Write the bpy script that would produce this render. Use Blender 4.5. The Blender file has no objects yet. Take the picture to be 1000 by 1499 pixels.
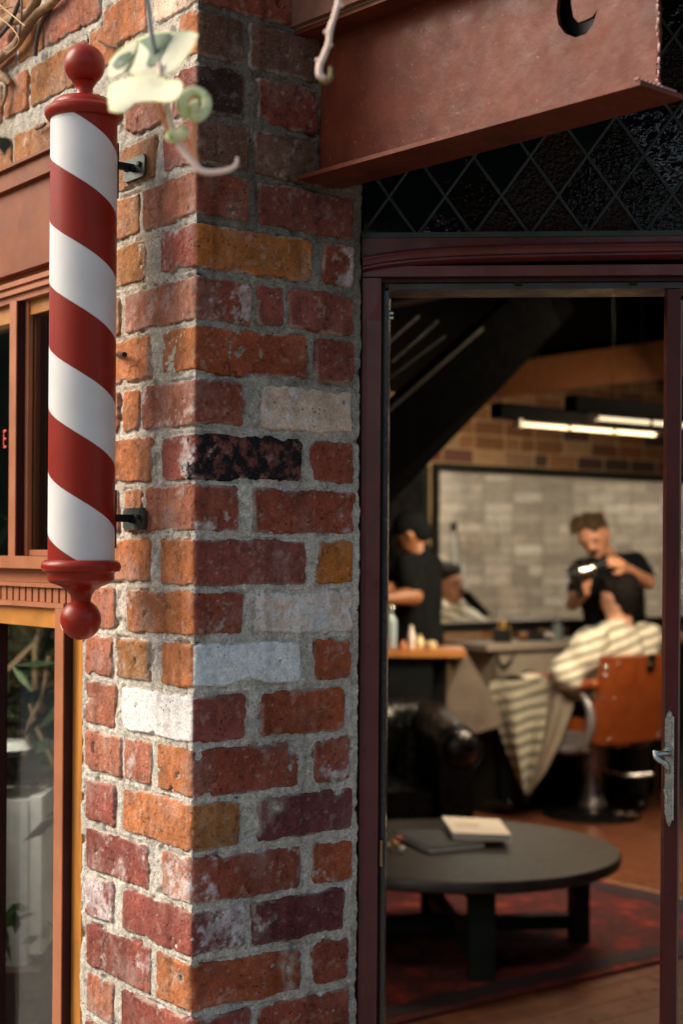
import bpy, bmesh, math, random
import numpy as np
from mathutils import Vector, Matrix, Quaternion
random.seed(7)
SC = bpy.context.scene
COL = SC.collection
R = math.radians

# ------------------------------------------------------------------ camera, sky, sun, exposure
FPX, EYE, ROLL = 2232.0, 1.5, 0.0067
cd = bpy.data.cameras.new('camera'); cam = bpy.data.objects.new('camera', cd); COL.objects.link(cam)
cd.sensor_fit = 'VERTICAL'; cd.sensor_height = 36.0; cd.sensor_width = 24.0
cd.lens = 36.0*FPX/1499.0
cd.shift_y = (810-749.5)/1499.0
cd.clip_start = 0.05; cd.clip_end = 600
cam.matrix_world = Matrix.Translation((0, 0, EYE)) @ Matrix.Rotation(R(90), 4, 'X') @ Matrix.Rotation(ROLL, 4, 'Z')
cd.dof.use_dof = True; cd.dof.focus_distance = 2.58; cd.dof.aperture_fstop = 3.3
SC.camera = cam
w = bpy.data.worlds.new('World'); SC.world = w; w.use_nodes = True
wn = w.node_tree.nodes; wn.clear()
sky = wn.new('ShaderNodeTexSky'); sky.sky_type = 'NISHITA'; sky.sun_disc = False
SUN_TO = Vector((-0.80, 0.04, 0.62)).normalized()
sky.sun_elevation = math.asin(SUN_TO.z); sky.sun_rotation = math.atan2(SUN_TO.x, SUN_TO.y)
sky.air_density = 1.0; sky.dust_density = 3.0; sky.ozone_density = 0.6
bg = wn.new('ShaderNodeBackground'); bg.inputs['Strength'].default_value = 0.15
wo = wn.new('ShaderNodeOutputWorld')
tint = wn.new('ShaderNodeMix'); tint.data_type = 'RGBA'; tint.blend_type = 'MULTIPLY'; tint.inputs['Factor'].default_value = 1.0
tint.inputs['B'].default_value = (1.0, 0.93, 0.81, 1)      # the photograph's warm white balance
w.node_tree.links.new(sky.outputs[0], tint.inputs['A']); w.node_tree.links.new(tint.outputs['Result'], bg.inputs[0]); w.node_tree.links.new(bg.outputs[0], wo.inputs[0])
sd = bpy.data.lights.new('sun', 'SUN'); sd.energy = 2.3; sd.angle = R(38); sd.color = (1.0, 0.91, 0.80)
sun = bpy.data.objects.new('sun', sd); COL.objects.link(sun)
sun.rotation_euler = SUN_TO.to_track_quat('Z', 'Y').to_euler()
SC.view_settings.view_transform = 'Standard'; SC.view_settings.look = 'None'
SC.view_settings.exposure = 0.72; SC.view_settings.gamma = 1.0; SC.view_settings.use_curve_mapping = False
SC.cycles.use_denoising = True; SC.cycles.max_bounces = 8; SC.cycles.diffuse_bounces = 4
SC.cycles.caustics_reflective = False; SC.cycles.caustics_refractive = False
SC.cycles.sample_clamp_indirect = 6

# ------------------------------------------------------------------ places
def uv(px, py):
    a = (px-500)/FPX; b = (810-py)/FPX
    return a-ROLL*b, b+ROLL*a
def P(px, py, d):
    u, v = uv(px, py); return Vector((u*d, d, EYE+v*d))
E1 = Vector((0.795, 0.606, 0)).normalized()      # along the pier's right face, receding right
E2 = Vector((-0.606, 0.795, 0)).normalized()     # along the pier's left face, receding left
NL, NR = -E1, -E2
C0 = Vector((-0.242, 2.49, 0))
Z = Vector((0, 0, 1))
def RM(a, b, z=0.0): return C0+E1*a+E2*b+Z*z     # room coordinates
def tL(px, py):
    u, _ = uv(px, py); return (-0.242-2.49*u)/(0.606+0.795*u)
def tR(px, py):
    u, _ = uv(px, py); return (0.242+2.49*u)/(0.795-0.606*u)
def on_left(px, py, off=0.0):                    # point on the left wall plane, off metres proud
    u, v = uv(px, py); d = Vector((u, 1, v)); o = C0+NL*off
    k = o.dot(NL)/d.dot(NL); return Vector((0, 0, EYE))+d*k
def zc(y):                                       # height of a course line read at the corner
    return EYE+uv(283, y)[1]*2.49

# ------------------------------------------------------------------ helpers
WL = {}
def tag(o, label=None, cat=None, group=None, kind=None):
    if label: o['label'] = label
    if cat: o['category'] = cat
    if group: o['group'] = group
    if kind: o['kind'] = kind
    return o
def thing(name, label, cat, loc=(0, 0, 0), group=None):
    o = bpy.data.objects.new(name, None); COL.objects.link(o)
    o.location = loc; o.empty_display_size = 0.1; WL[o.name] = Vector(loc)
    return tag(o, label, cat, group)
def link(name, me, m=None, parent=None):
    o = bpy.data.objects.new(name, me); COL.objects.link(o)
    if m is not None and not me.materials: me.materials.append(m)
    if parent is not None:
        o.parent = parent
        o.matrix_parent_inverse = Matrix.Translation(-WL.get(parent.name, Vector((0, 0, 0))))
    return o
def bm_obj(name, bm, m, parent=None, smooth=False, bevel=0.0, seg=2):
    me = bpy.data.meshes.new(name)
    if bevel > 0:
        bmesh.ops.bevel(bm, geom=[e for e in bm.edges if len(e.link_faces) == 2 and e.calc_face_angle(0) > 0.5],
                        offset=bevel, segments=seg, affect='EDGES', profile=0.6, clamp_overlap=True)
    bmesh.ops.recalc_face_normals(bm, faces=bm.faces)
    bm.to_mesh(me); bm.free()
    if smooth:
        me.polygons.foreach_set('use_smooth', [True]*len(me.polygons))
        try: me.set_sharp_from_angle(angle=R(40))
        except Exception: pass
    return link(name, me, m, parent)
def hexa(bm, pts):
    v = [bm.verts.new(p) for p in pts]
    for f in ((0, 1, 2, 3), (7, 6, 5, 4), (0, 4, 5, 1), (1, 5, 6, 2), (2, 6, 7, 3), (3, 7, 4, 0)):
        bm.faces.new([v[i] for i in f])
def fbox_bm(bm, o, ax, ay, az, x0, x1, y0, y1, z0, z1):
    f = lambda x, y, z: o+ax*x+ay*y+az*z
    hexa(bm, [f(x0, y0, z0), f(x1, y0, z0), f(x1, y1, z0), f(x0, y1, z0),
              f(x0, y0, z1), f(x1, y0, z1), f(x1, y1, z1), f(x0, y1, z1)])
def rbox(name, a0, a1, b0, b1, z0, z1, m, parent=None, bevel=0.0, smooth=False):   # box in room axes
    bm = bmesh.new(); fbox_bm(bm, C0, E1, E2, Z, a0, a1, b0, b1, z0, z1)
    return bm_obj(name, bm, m, parent, smooth or bevel > 0, bevel)
def lbox(name, t0, t1, p0, p1, z0, z1, m, parent=None, bevel=0.0):                 # box on the window wall
    bm = bmesh.new(); fbox_bm(bm, C0, E2, NL, Z, t0, t1, p0, p1, z0, z1)
    return bm_obj(name, bm, m, parent, bevel > 0, bevel)
def bar_bm(bm, p0, p1, wx, wz, up=Z):
    d = (p1-p0).normalized(); s = d.cross(up)
    if s.length < 1e-4: s = Vector((1, 0, 0))
    s.normalize(); u = s.cross(d).normalized()
    fbox_bm(bm, p0, d, s, u, 0, (p1-p0).length, -wx/2, wx/2, -wz/2, wz/2)
def bar(name, p0, p1, wx, wz, m, parent=None, bevel=0.0, up=Z):
    bm = bmesh.new(); bar_bm(bm, p0, p1, wx, wz, up); return bm_obj(name, bm, m, parent, bevel > 0, bevel)
def tube_bm(bm, pts, rads, n=10, caps=True):
    rings = []; pts = [Vector(p) for p in pts]
    if not hasattr(rads, '__len__'): rads = [rads]*len(pts)
    ref = None
    for i, p in enumerate(pts):
        d = (pts[min(i+1, len(pts)-1)]-pts[max(i-1, 0)])
        if d.length < 1e-9: d = Vector((0, 0, 1))
        d.normalize()
        if ref is None:
            ref = Vector((0, 0, 1)) if abs(d.z) < 0.9 else Vector((1, 0, 0))
        s = d.cross(ref).normalized(); u = s.cross(d).normalized(); ref = u
        rings.append([bm.verts.new(p+(s*math.cos(2*math.pi*k/n)+u*math.sin(2*math.pi*k/n))*rads[i]) for k in range(n)])
    for a, b in zip(rings, rings[1:]):
        for k in range(n): bm.faces.new((a[k], a[(k+1) % n], b[(k+1) % n], b[k]))
    if caps:
        bm.faces.new(rings[0][::-1]); bm.faces.new(rings[-1])
def smooth_path(pts, n=6):
    pts = [Vector(p) for p in pts]; out = []
    for i in range(len(pts)-1):
        p0 = pts[max(i-1, 0)]; p1 = pts[i]; p2 = pts[i+1]; p3 = pts[min(i+2, len(pts)-1)]
        for k in range(n):
            t = k/n
            out.append(0.5*((2*p1)+(p2-p0)*t+(2*p0-5*p1+4*p2-p3)*t*t+(3*p1-p0-3*p2+p3)*t**3))
    out.append(pts[-1]); return out
def tube(name, pts, rads, m, parent=None, n=10, sm=0):
    if sm:
        k = len(pts); pts = smooth_path(pts, sm)
        if hasattr(rads, '__len__'): rads = list(np.interp(np.linspace(0, k-1, len(pts)), range(k), rads))
    bm = bmesh.new(); tube_bm(bm, pts, rads, n); return bm_obj(name, bm, m, parent, True)
def lathe(name, cx, cy, prof, m, parent=None, n=64, axis=None):
    bm = bmesh.new(); rings = []
    for r, z in prof:
        if r < 1e-5: rings.append([bm.verts.new((cx, cy, z))])
        else: rings.append([bm.verts.new((cx+r*math.cos(2*math.pi*k/n), cy+r*math.sin(2*math.pi*k/n), z)) for k in range(n)])
    for a, b in zip(rings, rings[1:]):
        if len(a) == 1 and len(b) == 1: continue
        for k in range(n):
            j = (k+1) % n
            if len(a) == 1: bm.faces.new((a[0], b[j], b[k]))
            elif len(b) == 1: bm.faces.new((a[k], a[j], b[0]))
            else: bm.faces.new((a[k], a[j], b[j], b[k]))
    if len(rings[0]) > 1: bm.faces.new(rings[0][::-1])
    if len(rings[-1]) > 1: bm.faces.new(rings[-1])
    return bm_obj(name, bm, m, parent, True)
def blob_mesh(caps=(), balls=(), voxel=0.01, smooth=4, disp=None):
    bm = bmesh.new()
    for p0, r0, p1, r1 in caps:
        p0 = Vector(p0); p1 = Vector(p1); d = p1-p0
        if d.length > 1e-5:
            dn = d.normalized(); pts = []; rr = []
            for k in range(5):
                a = k/4*math.pi/2; pts.append(p0-dn*r0*math.cos(a)); rr.append(max(r0*math.sin(a), 1e-4))
            for k in range(5):
                a = k/4*math.pi/2; pts.append(p1+dn*r1*math.sin(a)); rr.append(max(r1*math.cos(a), 1e-4))
            tube_bm(bm, pts, rr, 16)
    for c, rad, rot in balls:
        M = Matrix.Translation(c) @ (rot.to_4x4() if rot is not None else Matrix.Identity(4)) @ Matrix.Diagonal((rad[0], rad[1], rad[2], 1))
        bmesh.ops.create_uvsphere(bm, u_segments=20, v_segments=12, radius=1, matrix=M)
    bmesh.ops.recalc_face_normals(bm, faces=bm.faces)
    me = bpy.data.meshes.new('tmp'); bm.to_mesh(me); bm.free()
    o = bpy.data.objects.new('tmp', me); COL.objects.link(o)
    rm = o.modifiers.new('r', 'REMESH'); rm.mode = 'VOXEL'; rm.voxel_size = voxel; rm.use_smooth_shade = True
    s = o.modifiers.new('s', 'SMOOTH'); s.iterations = smooth; s.factor = 0.5
    bpy.context.view_layer.update()
    dg = bpy.context.evaluated_depsgraph_get()
    out = bpy.data.meshes.new_from_object(o.evaluated_get(dg))
    bpy.data.objects.remove(o); bpy.data.meshes.remove(me)
    if disp:
        co = np.empty(len(out.vertices)*3); out.vertices.foreach_get('co', co); co = co.reshape(-1, 3)
        no = np.array([v.normal[:] for v in out.vertices]); co = disp(co, no)
        out.vertices.foreach_set('co', co.ravel()); out.update()
    out.polygons.foreach_set('use_smooth', [True]*len(out.polygons))
    return out

# ------------------------------------------------------------------ materials
def newmat(name):
    m = bpy.data.materials.new(name); m.use_nodes = True
    nt = m.node_tree; return m, nt.nodes, nt.links, nt.nodes['Principled BSDF']
def noise(N, L, src, scale, detail=6, rough=0.6, dist=0.0):
    n = N.new('ShaderNodeTexNoise'); n.inputs['Scale'].default_value = scale
    n.inputs['Detail'].default_value = detail; n.inputs['Roughness'].default_value = rough
    n.inputs['Distortion'].default_value = dist
    if src is not None: L.new(src, n.inputs['Vector'])
    return n
def ramp(N, L, src, stops):
    r = N.new('ShaderNodeValToRGB'); el = r.color_ramp.elements
    while len(el) < len(stops): el.new(0.5)
    for e, (p, c) in zip(el, stops): e.position = p; e.color = (c[0], c[1], c[2], 1) if hasattr(c, '__len__') else (c, c, c, 1)
    L.new(src, r.inputs[0]); return r
def mixc(N, L, fac, a, b, mode='MIX'):
    x = N.new('ShaderNodeMix'); x.data_type = 'RGBA'; x.blend_type = mode
    for v, s in ((fac, x.inputs['Factor']), (a, x.inputs['A']), (b, x.inputs['B'])):
        if hasattr(v, 'links'): L.new(v, s)
        elif hasattr(v, '__len__'): s.default_value = (v[0], v[1], v[2], 1)
        else: s.default_value = v
    return x.outputs['Result']
def bump(N, L, B, src, strength, dist, prev=None):
    b = N.new('ShaderNodeBump'); b.inputs['Strength'].default_value = strength; b.inputs['Distance'].default_value = dist
    L.new(src, b.inputs['Height'])
    if prev is not None: L.new(prev, b.inputs['Normal'])
    L.new(b.outputs[0], B.inputs['Normal']); return b.outputs[0]
def mat(name, c, rough=0.6, metal=0.0, var=0.25, vs=12, bs=0.0, bscale=60, bdist=0.002, spec=0.5, wear=None, wears=30, coat=0.0, stretch=None, sheen=0.0):
    m, N, L, B = newmat(name)
    tc = N.new('ShaderNodeTexCoord'); src = tc.outputs['Object']
    if stretch:
        mp = N.new('ShaderNodeMapping'); mp.inputs['Scale'].default_value = stretch; L.new(src, mp.inputs[0]); src = mp.outputs[0]
    n = noise(N, L, src, vs)
    lo = [x*(1-var) for x in c]; hi = [min(1, x*(1+var)) for x in c]
    col = ramp(N, L, n.outputs['Fac'], [(0.3, lo), (0.7, hi)]).outputs[0]
    if wear:
        n2 = noise(N, L, src, wears, 8, 0.7); k = ramp(N, L, n2.outputs['Fac'], [(wear[1], 0), (wear[1]+0.05, 1)]).outputs[0]
        col = mixc(N, L, k, col, wear[0])
    L.new(col, B.inputs['Base Color'])
    rr = ramp(N, L, noise(N, L, src, vs*2.3).outputs['Fac'], [(0.3, max(0.03, rough-0.12)), (0.7, min(1, rough+0.12))])
    L.new(rr.outputs[0], B.inputs['Roughness'])
    B.inputs['Metallic'].default_value = metal; B.inputs['Specular IOR Level'].default_value = spec
    B.inputs['Coat Weight'].default_value = coat; B.inputs['Coat Roughness'].default_value = 0.15
    if bs > 0:
        nb = noise(N, L, src, bscale, 5); bump(N, L, B, nb.outputs['Fac'], bs, bdist)
    return m
def emit(name, c, s):
    m, N, L, B = newmat(name); B.inputs['Base Color'].default_value = (*c, 1)
    B.inputs['Emission Color'].default_value = (*c, 1); B.inputs['Emission Strength'].default_value = s; return m

def vc_masonry(name, grain, b1, b2, rough):
    m, N, L, B = newmat(name)
    at = N.new('ShaderNodeAttribute'); at.attribute_name = 'tint'
    tc = N.new('ShaderNodeTexCoord'); src = tc.outputs['Object']
    f = noise(N, L, src, 260, 5, 0.75); g = noise(N, L, src, 80, 8, 0.72, 0.5)
    k1 = ramp(N, L, f.outputs['Fac'], [(0.34, 0.45), (0.5, 0.95), (0.66, 1.35)]).outputs[0]
    k2 = ramp(N, L, g.outputs['Fac'], [(0.30, 0.50), (0.48, 0.95), (0.68, 1.25)]).outputs[0]
    col = mixc(N, L, grain, at.outputs['Color'], k1, 'MULTIPLY')
    col = mixc(N, L, 0.7, col, k2, 'MULTIPLY')
    pit = N.new('ShaderNodeTexVoronoi'); pit.inputs['Scale'].default_value = 110; L.new(src, pit.inputs['Vector'])
    pm = noise(N, L, src, 26, 3)
    pk = N.new('ShaderNodeMath'); pk.operation = 'ADD'; L.new(pit.outputs['Distance'], pk.inputs[0])
    mr = ramp(N, L, pm.outputs['Fac'], [(0.45, 0.30), (0.62, 0.0)]); L.new(mr.outputs[0], pk.inputs[1])
    pr = ramp(N, L, pk.outputs[0], [(0.14, 0.12), (0.24, 1.0)])
    col = mixc(N, L, 0.85, col, pr.outputs[0], 'MULTIPLY')
    # light grains and specks
    sp = noise(N, L, src, 330, 2, 0.5); sk = ramp(N, L, sp.outputs['Fac'], [(0.66, 0), (0.72, 1)]).outputs[0]
    col = mixc(N, L, mixc(N, L, 1.0, sk, (grain*.5, grain*.5, grain*.5), 'MULTIPLY'), col, (0.62, 0.56, 0.48))
    L.new(col, B.inputs['Base Color']); B.inputs['Roughness'].default_value = rough
    B.inputs['Specular IOR Level'].default_value = 0.2
    n1 = bump(N, L, B, g.outputs['Fac'], b1, 0.006)
    n2 = bump(N, L, B, f.outputs['Fac'], b2, 0.003, n1)
    bump(N, L, B, pr.outputs[0], 0.8, 0.002, n2)
    return m
M = {}
M['brick'] = vc_masonry('old_brick', 0.55, 0.6, 0.6, 0.86)
M['mortar'] = vc_masonry('sandy_mortar', 0.9, 0.9, 0.9, 0.95)

def wall_brick_mat(name, rough=0.8):
    m, N, L, B = newmat(name)
    oi = N.new('ShaderNodeObjectInfo'); tc = N.new('ShaderNodeTexCoord')
    n = noise(N, L, tc.outputs['Object'], 25, 6, 0.7)
    k = ramp(N, L, n.outputs['Fac'], [(0.3, 0.55), (0.7, 1.0)]).outputs[0]
    L.new(mixc(N, L, 1.0, oi.outputs['Color'], k, 'MULTIPLY'), B.inputs['Base Color'])
    B.inputs['Roughness'].default_value = rough; bump(N, L, B, n.outputs['Fac'], 0.5, 0.004); return m
M['ibrick'] = wall_brick_mat('inner_brick')
M['maroon'] = mat('maroon_gloss_paint', (0.105, 0.018, 0.018), 0.36, var=0.25, bs=0.25, bscale=240, bdist=0.001, wear=((0.3, 0.2, 0.19), 0.70), wears=90)
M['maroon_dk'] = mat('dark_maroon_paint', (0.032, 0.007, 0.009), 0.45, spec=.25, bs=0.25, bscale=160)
M['beam'] = mat('red_oxide_paint', (0.120, 0.026, 0.013), 0.46, var=0.3, bs=0.22, bscale=70, bdist=0.003, spec=.2, wear=((0.36, 0.15, 0.08), 0.635), wears=100)
M['lead'] = mat('dull_lead', (0.045, 0.06, 0.06), 0.5, 0.0, bs=0.3, spec=.3)
M['black'] = mat('black_paint', (0.005, 0.007, 0.007), 0.5, bs=0.2, spec=.2)
M['darkwood'] = mat('dark_timber', (0.02, 0.014, 0.011), 0.6, bs=0.3)
M['pinkwood'] = mat('pinkish_brown_paint', (0.36, 0.135, 0.065), 0.45, spec=.3, var=0.15, bs=0.15, bscale=200, wear=((0.22, 0.1, 0.06), 0.70))
M['sidewood'] = M['pinkwood']
M['orangewood'] = mat('varnished_orange_timber', (0.47, 0.19, 0.035), 0.4, var=0.35, vs=5, stretch=(9, 9, 1.0), bs=0.2, bscale=30, coat=0.3)
M['orangerail'] = mat('varnished_orange_rail', (0.47, 0.19, 0.035), 0.4, var=0.35, vs=9, bs=0.2, bscale=30, coat=0.3)
M['lintel'] = mat('brown_lintel_paint', (0.21, 0.060, 0.022), 0.5, spec=.25, var=0.18, bs=0.15, bscale=90)
M['redpole'] = mat('satin_red_paint', (0.245, 0.014, 0.005), 0.33, var=0.12, bs=0.08, bscale=90, coat=0.0, spec=.3)
M['iron'] = mat('black_iron', (0.016, 0.018, 0.018), 0.35, 0.5, bs=0.2)
M['plate'] = mat('painted_steel_plate', (0.10, 0.11, 0.095), 0.35, 0.7, bs=0.4, bscale=90)
M['chrome'] = mat('worn_chrome', (0.6, 0.6, 0.6), 0.22, 1.0, var=0.1)
M['nickel'] = mat('aged_nickel', (0.48, 0.52, 0.50), 0.3, 1.0, var=0.3, vs=60, bs=0.4, bscale=120)
M['skin'] = mat('skin', (0.48, 0.23, 0.14), 0.5, var=0.1)
M['skin2'] = mat('tanned_skin', (0.27, 0.11, 0.05), 0.5, var=0.1)
M['hair'] = mat('dark_hair', (0.007, 0.005, 0.005), 0.7, spec=.15, bs=0.8, bscale=160, bdist=0.006)
M['hair2'] = mat('brown_hair', (0.055, 0.033, 0.017), 0.65, spec=.2, bs=0.8, bscale=120, bdist=0.006)
M['blackcloth'] = mat('black_cotton', (0.005, 0.006, 0.007), 0.95, spec=.1, bs=0.3)
M['leather'] = mat('black_leather', (0.003, 0.004, 0.005), 0.27, bs=0.5, bscale=28, bdist=.01, spec=.5)
M['orangeleather'] = mat('orange_leather', (0.26, 0.058, 0.014), 0.36, var=0.2, bs=0.25, bscale=150)
M['greymetal'] = mat('grey_enamel', (0.22, 0.21, 0.23), 0.35, 0.3, var=0.15)
M['tabletop'] = mat('stained_black_timber', (0.026, 0.023, 0.023), 0.40, var=0.5, vs=10, stretch=(1, 7, 1), bs=0.3)
M['tableleg'] = mat('dark_green_black_timber', (0.009, 0.016, 0.016), 0.55, spec=.25, bs=0.2)
M['floor'] = mat('red_brown_floorboard', (0.15, 0.052, 0.026), 0.36, var=0.35, vs=6, stretch=(3, 1, 1), bs=0.15)
M['cabinet'] = mat('grey_beige_laminate', (0.22, 0.19, 0.155), 0.5, var=0.12)
M['counter'] = mat('oiled_counter_timber', (0.42, 0.17, 0.05), 0.4, var=0.3)
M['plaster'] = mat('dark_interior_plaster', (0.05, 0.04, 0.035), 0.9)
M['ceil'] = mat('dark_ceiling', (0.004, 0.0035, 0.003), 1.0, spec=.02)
M['white'] = mat('white_cover', (0.88, 0.80, 0.70), 0.6, var=0.06)
M['paper'] = mat('paper_edges', (0.75, 0.76, 0.80), 0.8, var=0.1)
M['bookdark'] = mat('charcoal_cover', (0.035, 0.038, 0.045), 0.5)
M['stone'] = mat('pale_concrete', (0.62, 0.63, 0.66), 0.8, var=0.25, vs=8, bs=0.4, bscale=30, bdist=0.006)
M['imortar'] = mat('inner_mortar', (0.28, 0.19, 0.10), 0.9, bs=0.5)
M['wmortar'] = mat('whitewashed_mortar', (0.26, 0.22, 0.17), 0.9, bs=0.5)
M['vine'] = mat('tan_bark', (0.27, 0.16, 0.08), 0.85, var=0.4, vs=40, bs=0.7, bscale=100, bdist=0.004)
M['vinedark'] = mat('dark_twig', (0.05, 0.035, 0.03), 0.8)
M['stem'] = mat('pale_pink_stem', (0.86, 0.64, 0.54), 0.55, var=0.2)
M['stemred'] = mat('orange_red_stem', (0.85, 0.36, 0.18), 0.5, var=0.15)
M['leafdark'] = mat('dark_leaf', (0.006, 0.010, 0.006), 0.8, spec=.1)
M['plant'] = mat('shaded_plant_green', (0.035, 0.055, 0.025), 0.6, var=0.4)
M['branch'] = mat('bare_branch', (0.2, 0.13, 0.08), 0.8)
M['yellow'] = mat('yellow_timber', (0.6, 0.42, 0.18), 0.6)
M['pave'] = mat('grey_paving', (0.20, 0.18, 0.16), 0.9, bs=0.4)
M['umbrella'] = mat('pale_canvas', (0.5, 0.5, 0.46), 0.9)
M['redpaint'] = mat('red_lettering', (0.6, 0.04, 0.02), 0.6, var=0.05)
M['amber'] = mat('amber_glass_bottle', (0.25, 0.1, 0.03), 0.2)
M['blackboard'] = mat('near_black_paint', (0.003, 0.003, 0.003), 0.95, spec=.03)
M['tube'] = emit('lit_tube', (1.0, 0.80, 0.50), 0.85)

def glass_mat(name, refl, tint, rough=0.0, bsx=0.0, bsc=60):
    m, N, L, B = newmat(name); N.remove(B)
    out = N['Material Output']
    tr = N.new('ShaderNodeBsdfTransparent'); tr.inputs[0].default_value = (*tint, 1)
    gl = N.new('ShaderNodeBsdfGlossy'); gl.inputs['Roughness'].default_value = rough
    fr = N.new('ShaderNodeFresnel'); fr.inputs[0].default_value = 1.5
    mu = N.new('ShaderNodeMath'); mu.operation = 'MULTIPLY'; mu.inputs[1].default_value = refl; L.new(fr.outputs[0], mu.inputs[0])
    mx = N.new('ShaderNodeMixShader'); L.new(mu.outputs[0], mx.inputs[0]); L.new(tr.outputs[0], mx.inputs[1]); L.new(gl.outputs[0], mx.inputs[2])
    if bsx:
        tc = N.new('ShaderNodeTexCoord'); n = noise(N, L, tc.outputs['Object'], bsc, 2)
        b = N.new('ShaderNodeBump'); b.inputs['Strength'].default_value = bsx; b.inputs['Distance'].default_value = 0.004
        L.new(n.outputs['Fac'], b.inputs['Height']); L.new(b.outputs[0], gl.inputs['Normal']); L.new(b.outputs[0], fr.inputs['Normal'])
    L.new(mx.outputs[0], out.inputs[0]); return m
M['glass'] = glass_mat('window_glass', 0.55, (0.85, 0.88, 0.86))
M['panelglass'] = glass_mat('panel_glass', 0.6, (0.96, 0.96, 0.95))
def dark_glass(name, c, rough, b, sc, sp):
    m, N, L, B = newmat(name); B.inputs['Base Color'].default_value = (*c, 1); B.inputs['Roughness'].default_value = rough
    B.inputs['Specular IOR Level'].default_value = sp
    tc = N.new('ShaderNodeTexCoord'); n = noise(N, L, tc.outputs['Object'], sc, 2); bump(N, L, B, n.outputs['Fac'], b, 0.006); return m
M['pane0'] = dark_glass('smooth_dark_glass', (0.004, 0.007, 0.008), 0.10, 0.05, 8, .18)
M['pane1'] = dark_glass('rippled_dark_glass', (0.007, 0.006, 0.005), 0.06, 0.8, 60, .22)
M['pane2'] = dark_glass('wavy_blue_dark_glass', (0.006, 0.007, 0.014), 0.05, 0.9, 40, .5)
M['pane3'] = dark_glass('hammered_brown_glass', (0.012, 0.006, 0.004), 0.10, 1.0, 120, .2)

# ------------------------------------------------------------------ numpy noise
def vnoise(x, y, seed=0):
    xi = np.floor(x).astype(np.int64); yi = np.floor(y).astype(np.int64); fx = x-xi; fy = y-yi
    fx = fx*fx*(3-2*fx); fy = fy*fy*(3-2*fy)
    def h(i, j):
        n = (i*374761393+j*668265263+seed*1442695041) & 0xFFFFFFFF
        n = ((n ^ (n >> 13))*1274126177) & 0xFFFFFFFF
        return ((n ^ (n >> 16)) & 0xFFFFFF)/float(0xFFFFFF)
    return (h(xi, yi)*(1-fx)+h(xi+1, yi)*fx)*(1-fy)+(h(xi, yi+1)*(1-fx)+h(xi+1, yi+1)*fx)*fy
def fbm(x, y, sc, seed=0, oc=4, gain=0.55):
    v = 0; a = 1; t = 0
    for k in range(oc):
        v = v+a*vnoise(x*sc*2**k+17.3*k, y*sc*2**k+9.1*k, seed+k*31); t += a; a *= gain
    return v/t*2-1                                   # about -1..1
def sstep(a, b, x):
    t = np.clip((x-a)/(b-a), 0, 1); return t*t*(3-2*t)

# ------------------------------------------------------------------ the pier surface, unrolled: s<0 left face, s>0 right face
S1, RC = 0.343, 0.006
LC = RC*math.pi/4
e1, e2, nl, nr = (np.array(v[:2]) for v in (E1, E2, NL, NR)); c0 = np.array(C0[:2])
def surf(s):
    s = np.asarray(s, float); p = np.zeros(s.shape+(2,)); n = np.zeros(s.shape+(2,))
    a = np.clip((s/LC+1)*np.pi/4, 0, np.pi/2)
    cc = c0-RC*nl-RC*nr; na = nl*np.cos(a)[..., None]+nr*np.sin(a)[..., None]
    m0 = np.abs(s) <= LC; m1 = s < -LC; m2 = (s > LC) & (s < S1-LC); m3 = np.abs(s-S1) <= LC; m4 = s > S1+LC
    p[m0] = (cc+RC*na)[m0]; n[m0] = na[m0]
    p[m1] = (c0+e2*(RC-s-LC)[..., None])[m1]; n[m1] = nl
    p[m2] = (c0+e1*(RC+s-LC)[..., None])[m2]; n[m2] = nr
    b = np.clip(((s-S1)/LC+1)*np.pi/4, 0, np.pi/2); cc2 = c0+e1*(S1+RC-LC-(RC-LC)*0)-RC*e1*0-RC*nr
    cc2 = c0+e1*(S1-LC+RC)+0*e1-RC*nr
    nb = nr*np.cos(b)[..., None]+e1*np.sin(b)[..., None]
    p[m3] = (cc2+RC*nb)[m3]; n[m3] = nb[m3]
    p[m4] = (cc2+RC*e1+e2*(s-S1-LC)[..., None])[m4]; n[m4] = e1
    return p, n
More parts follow.
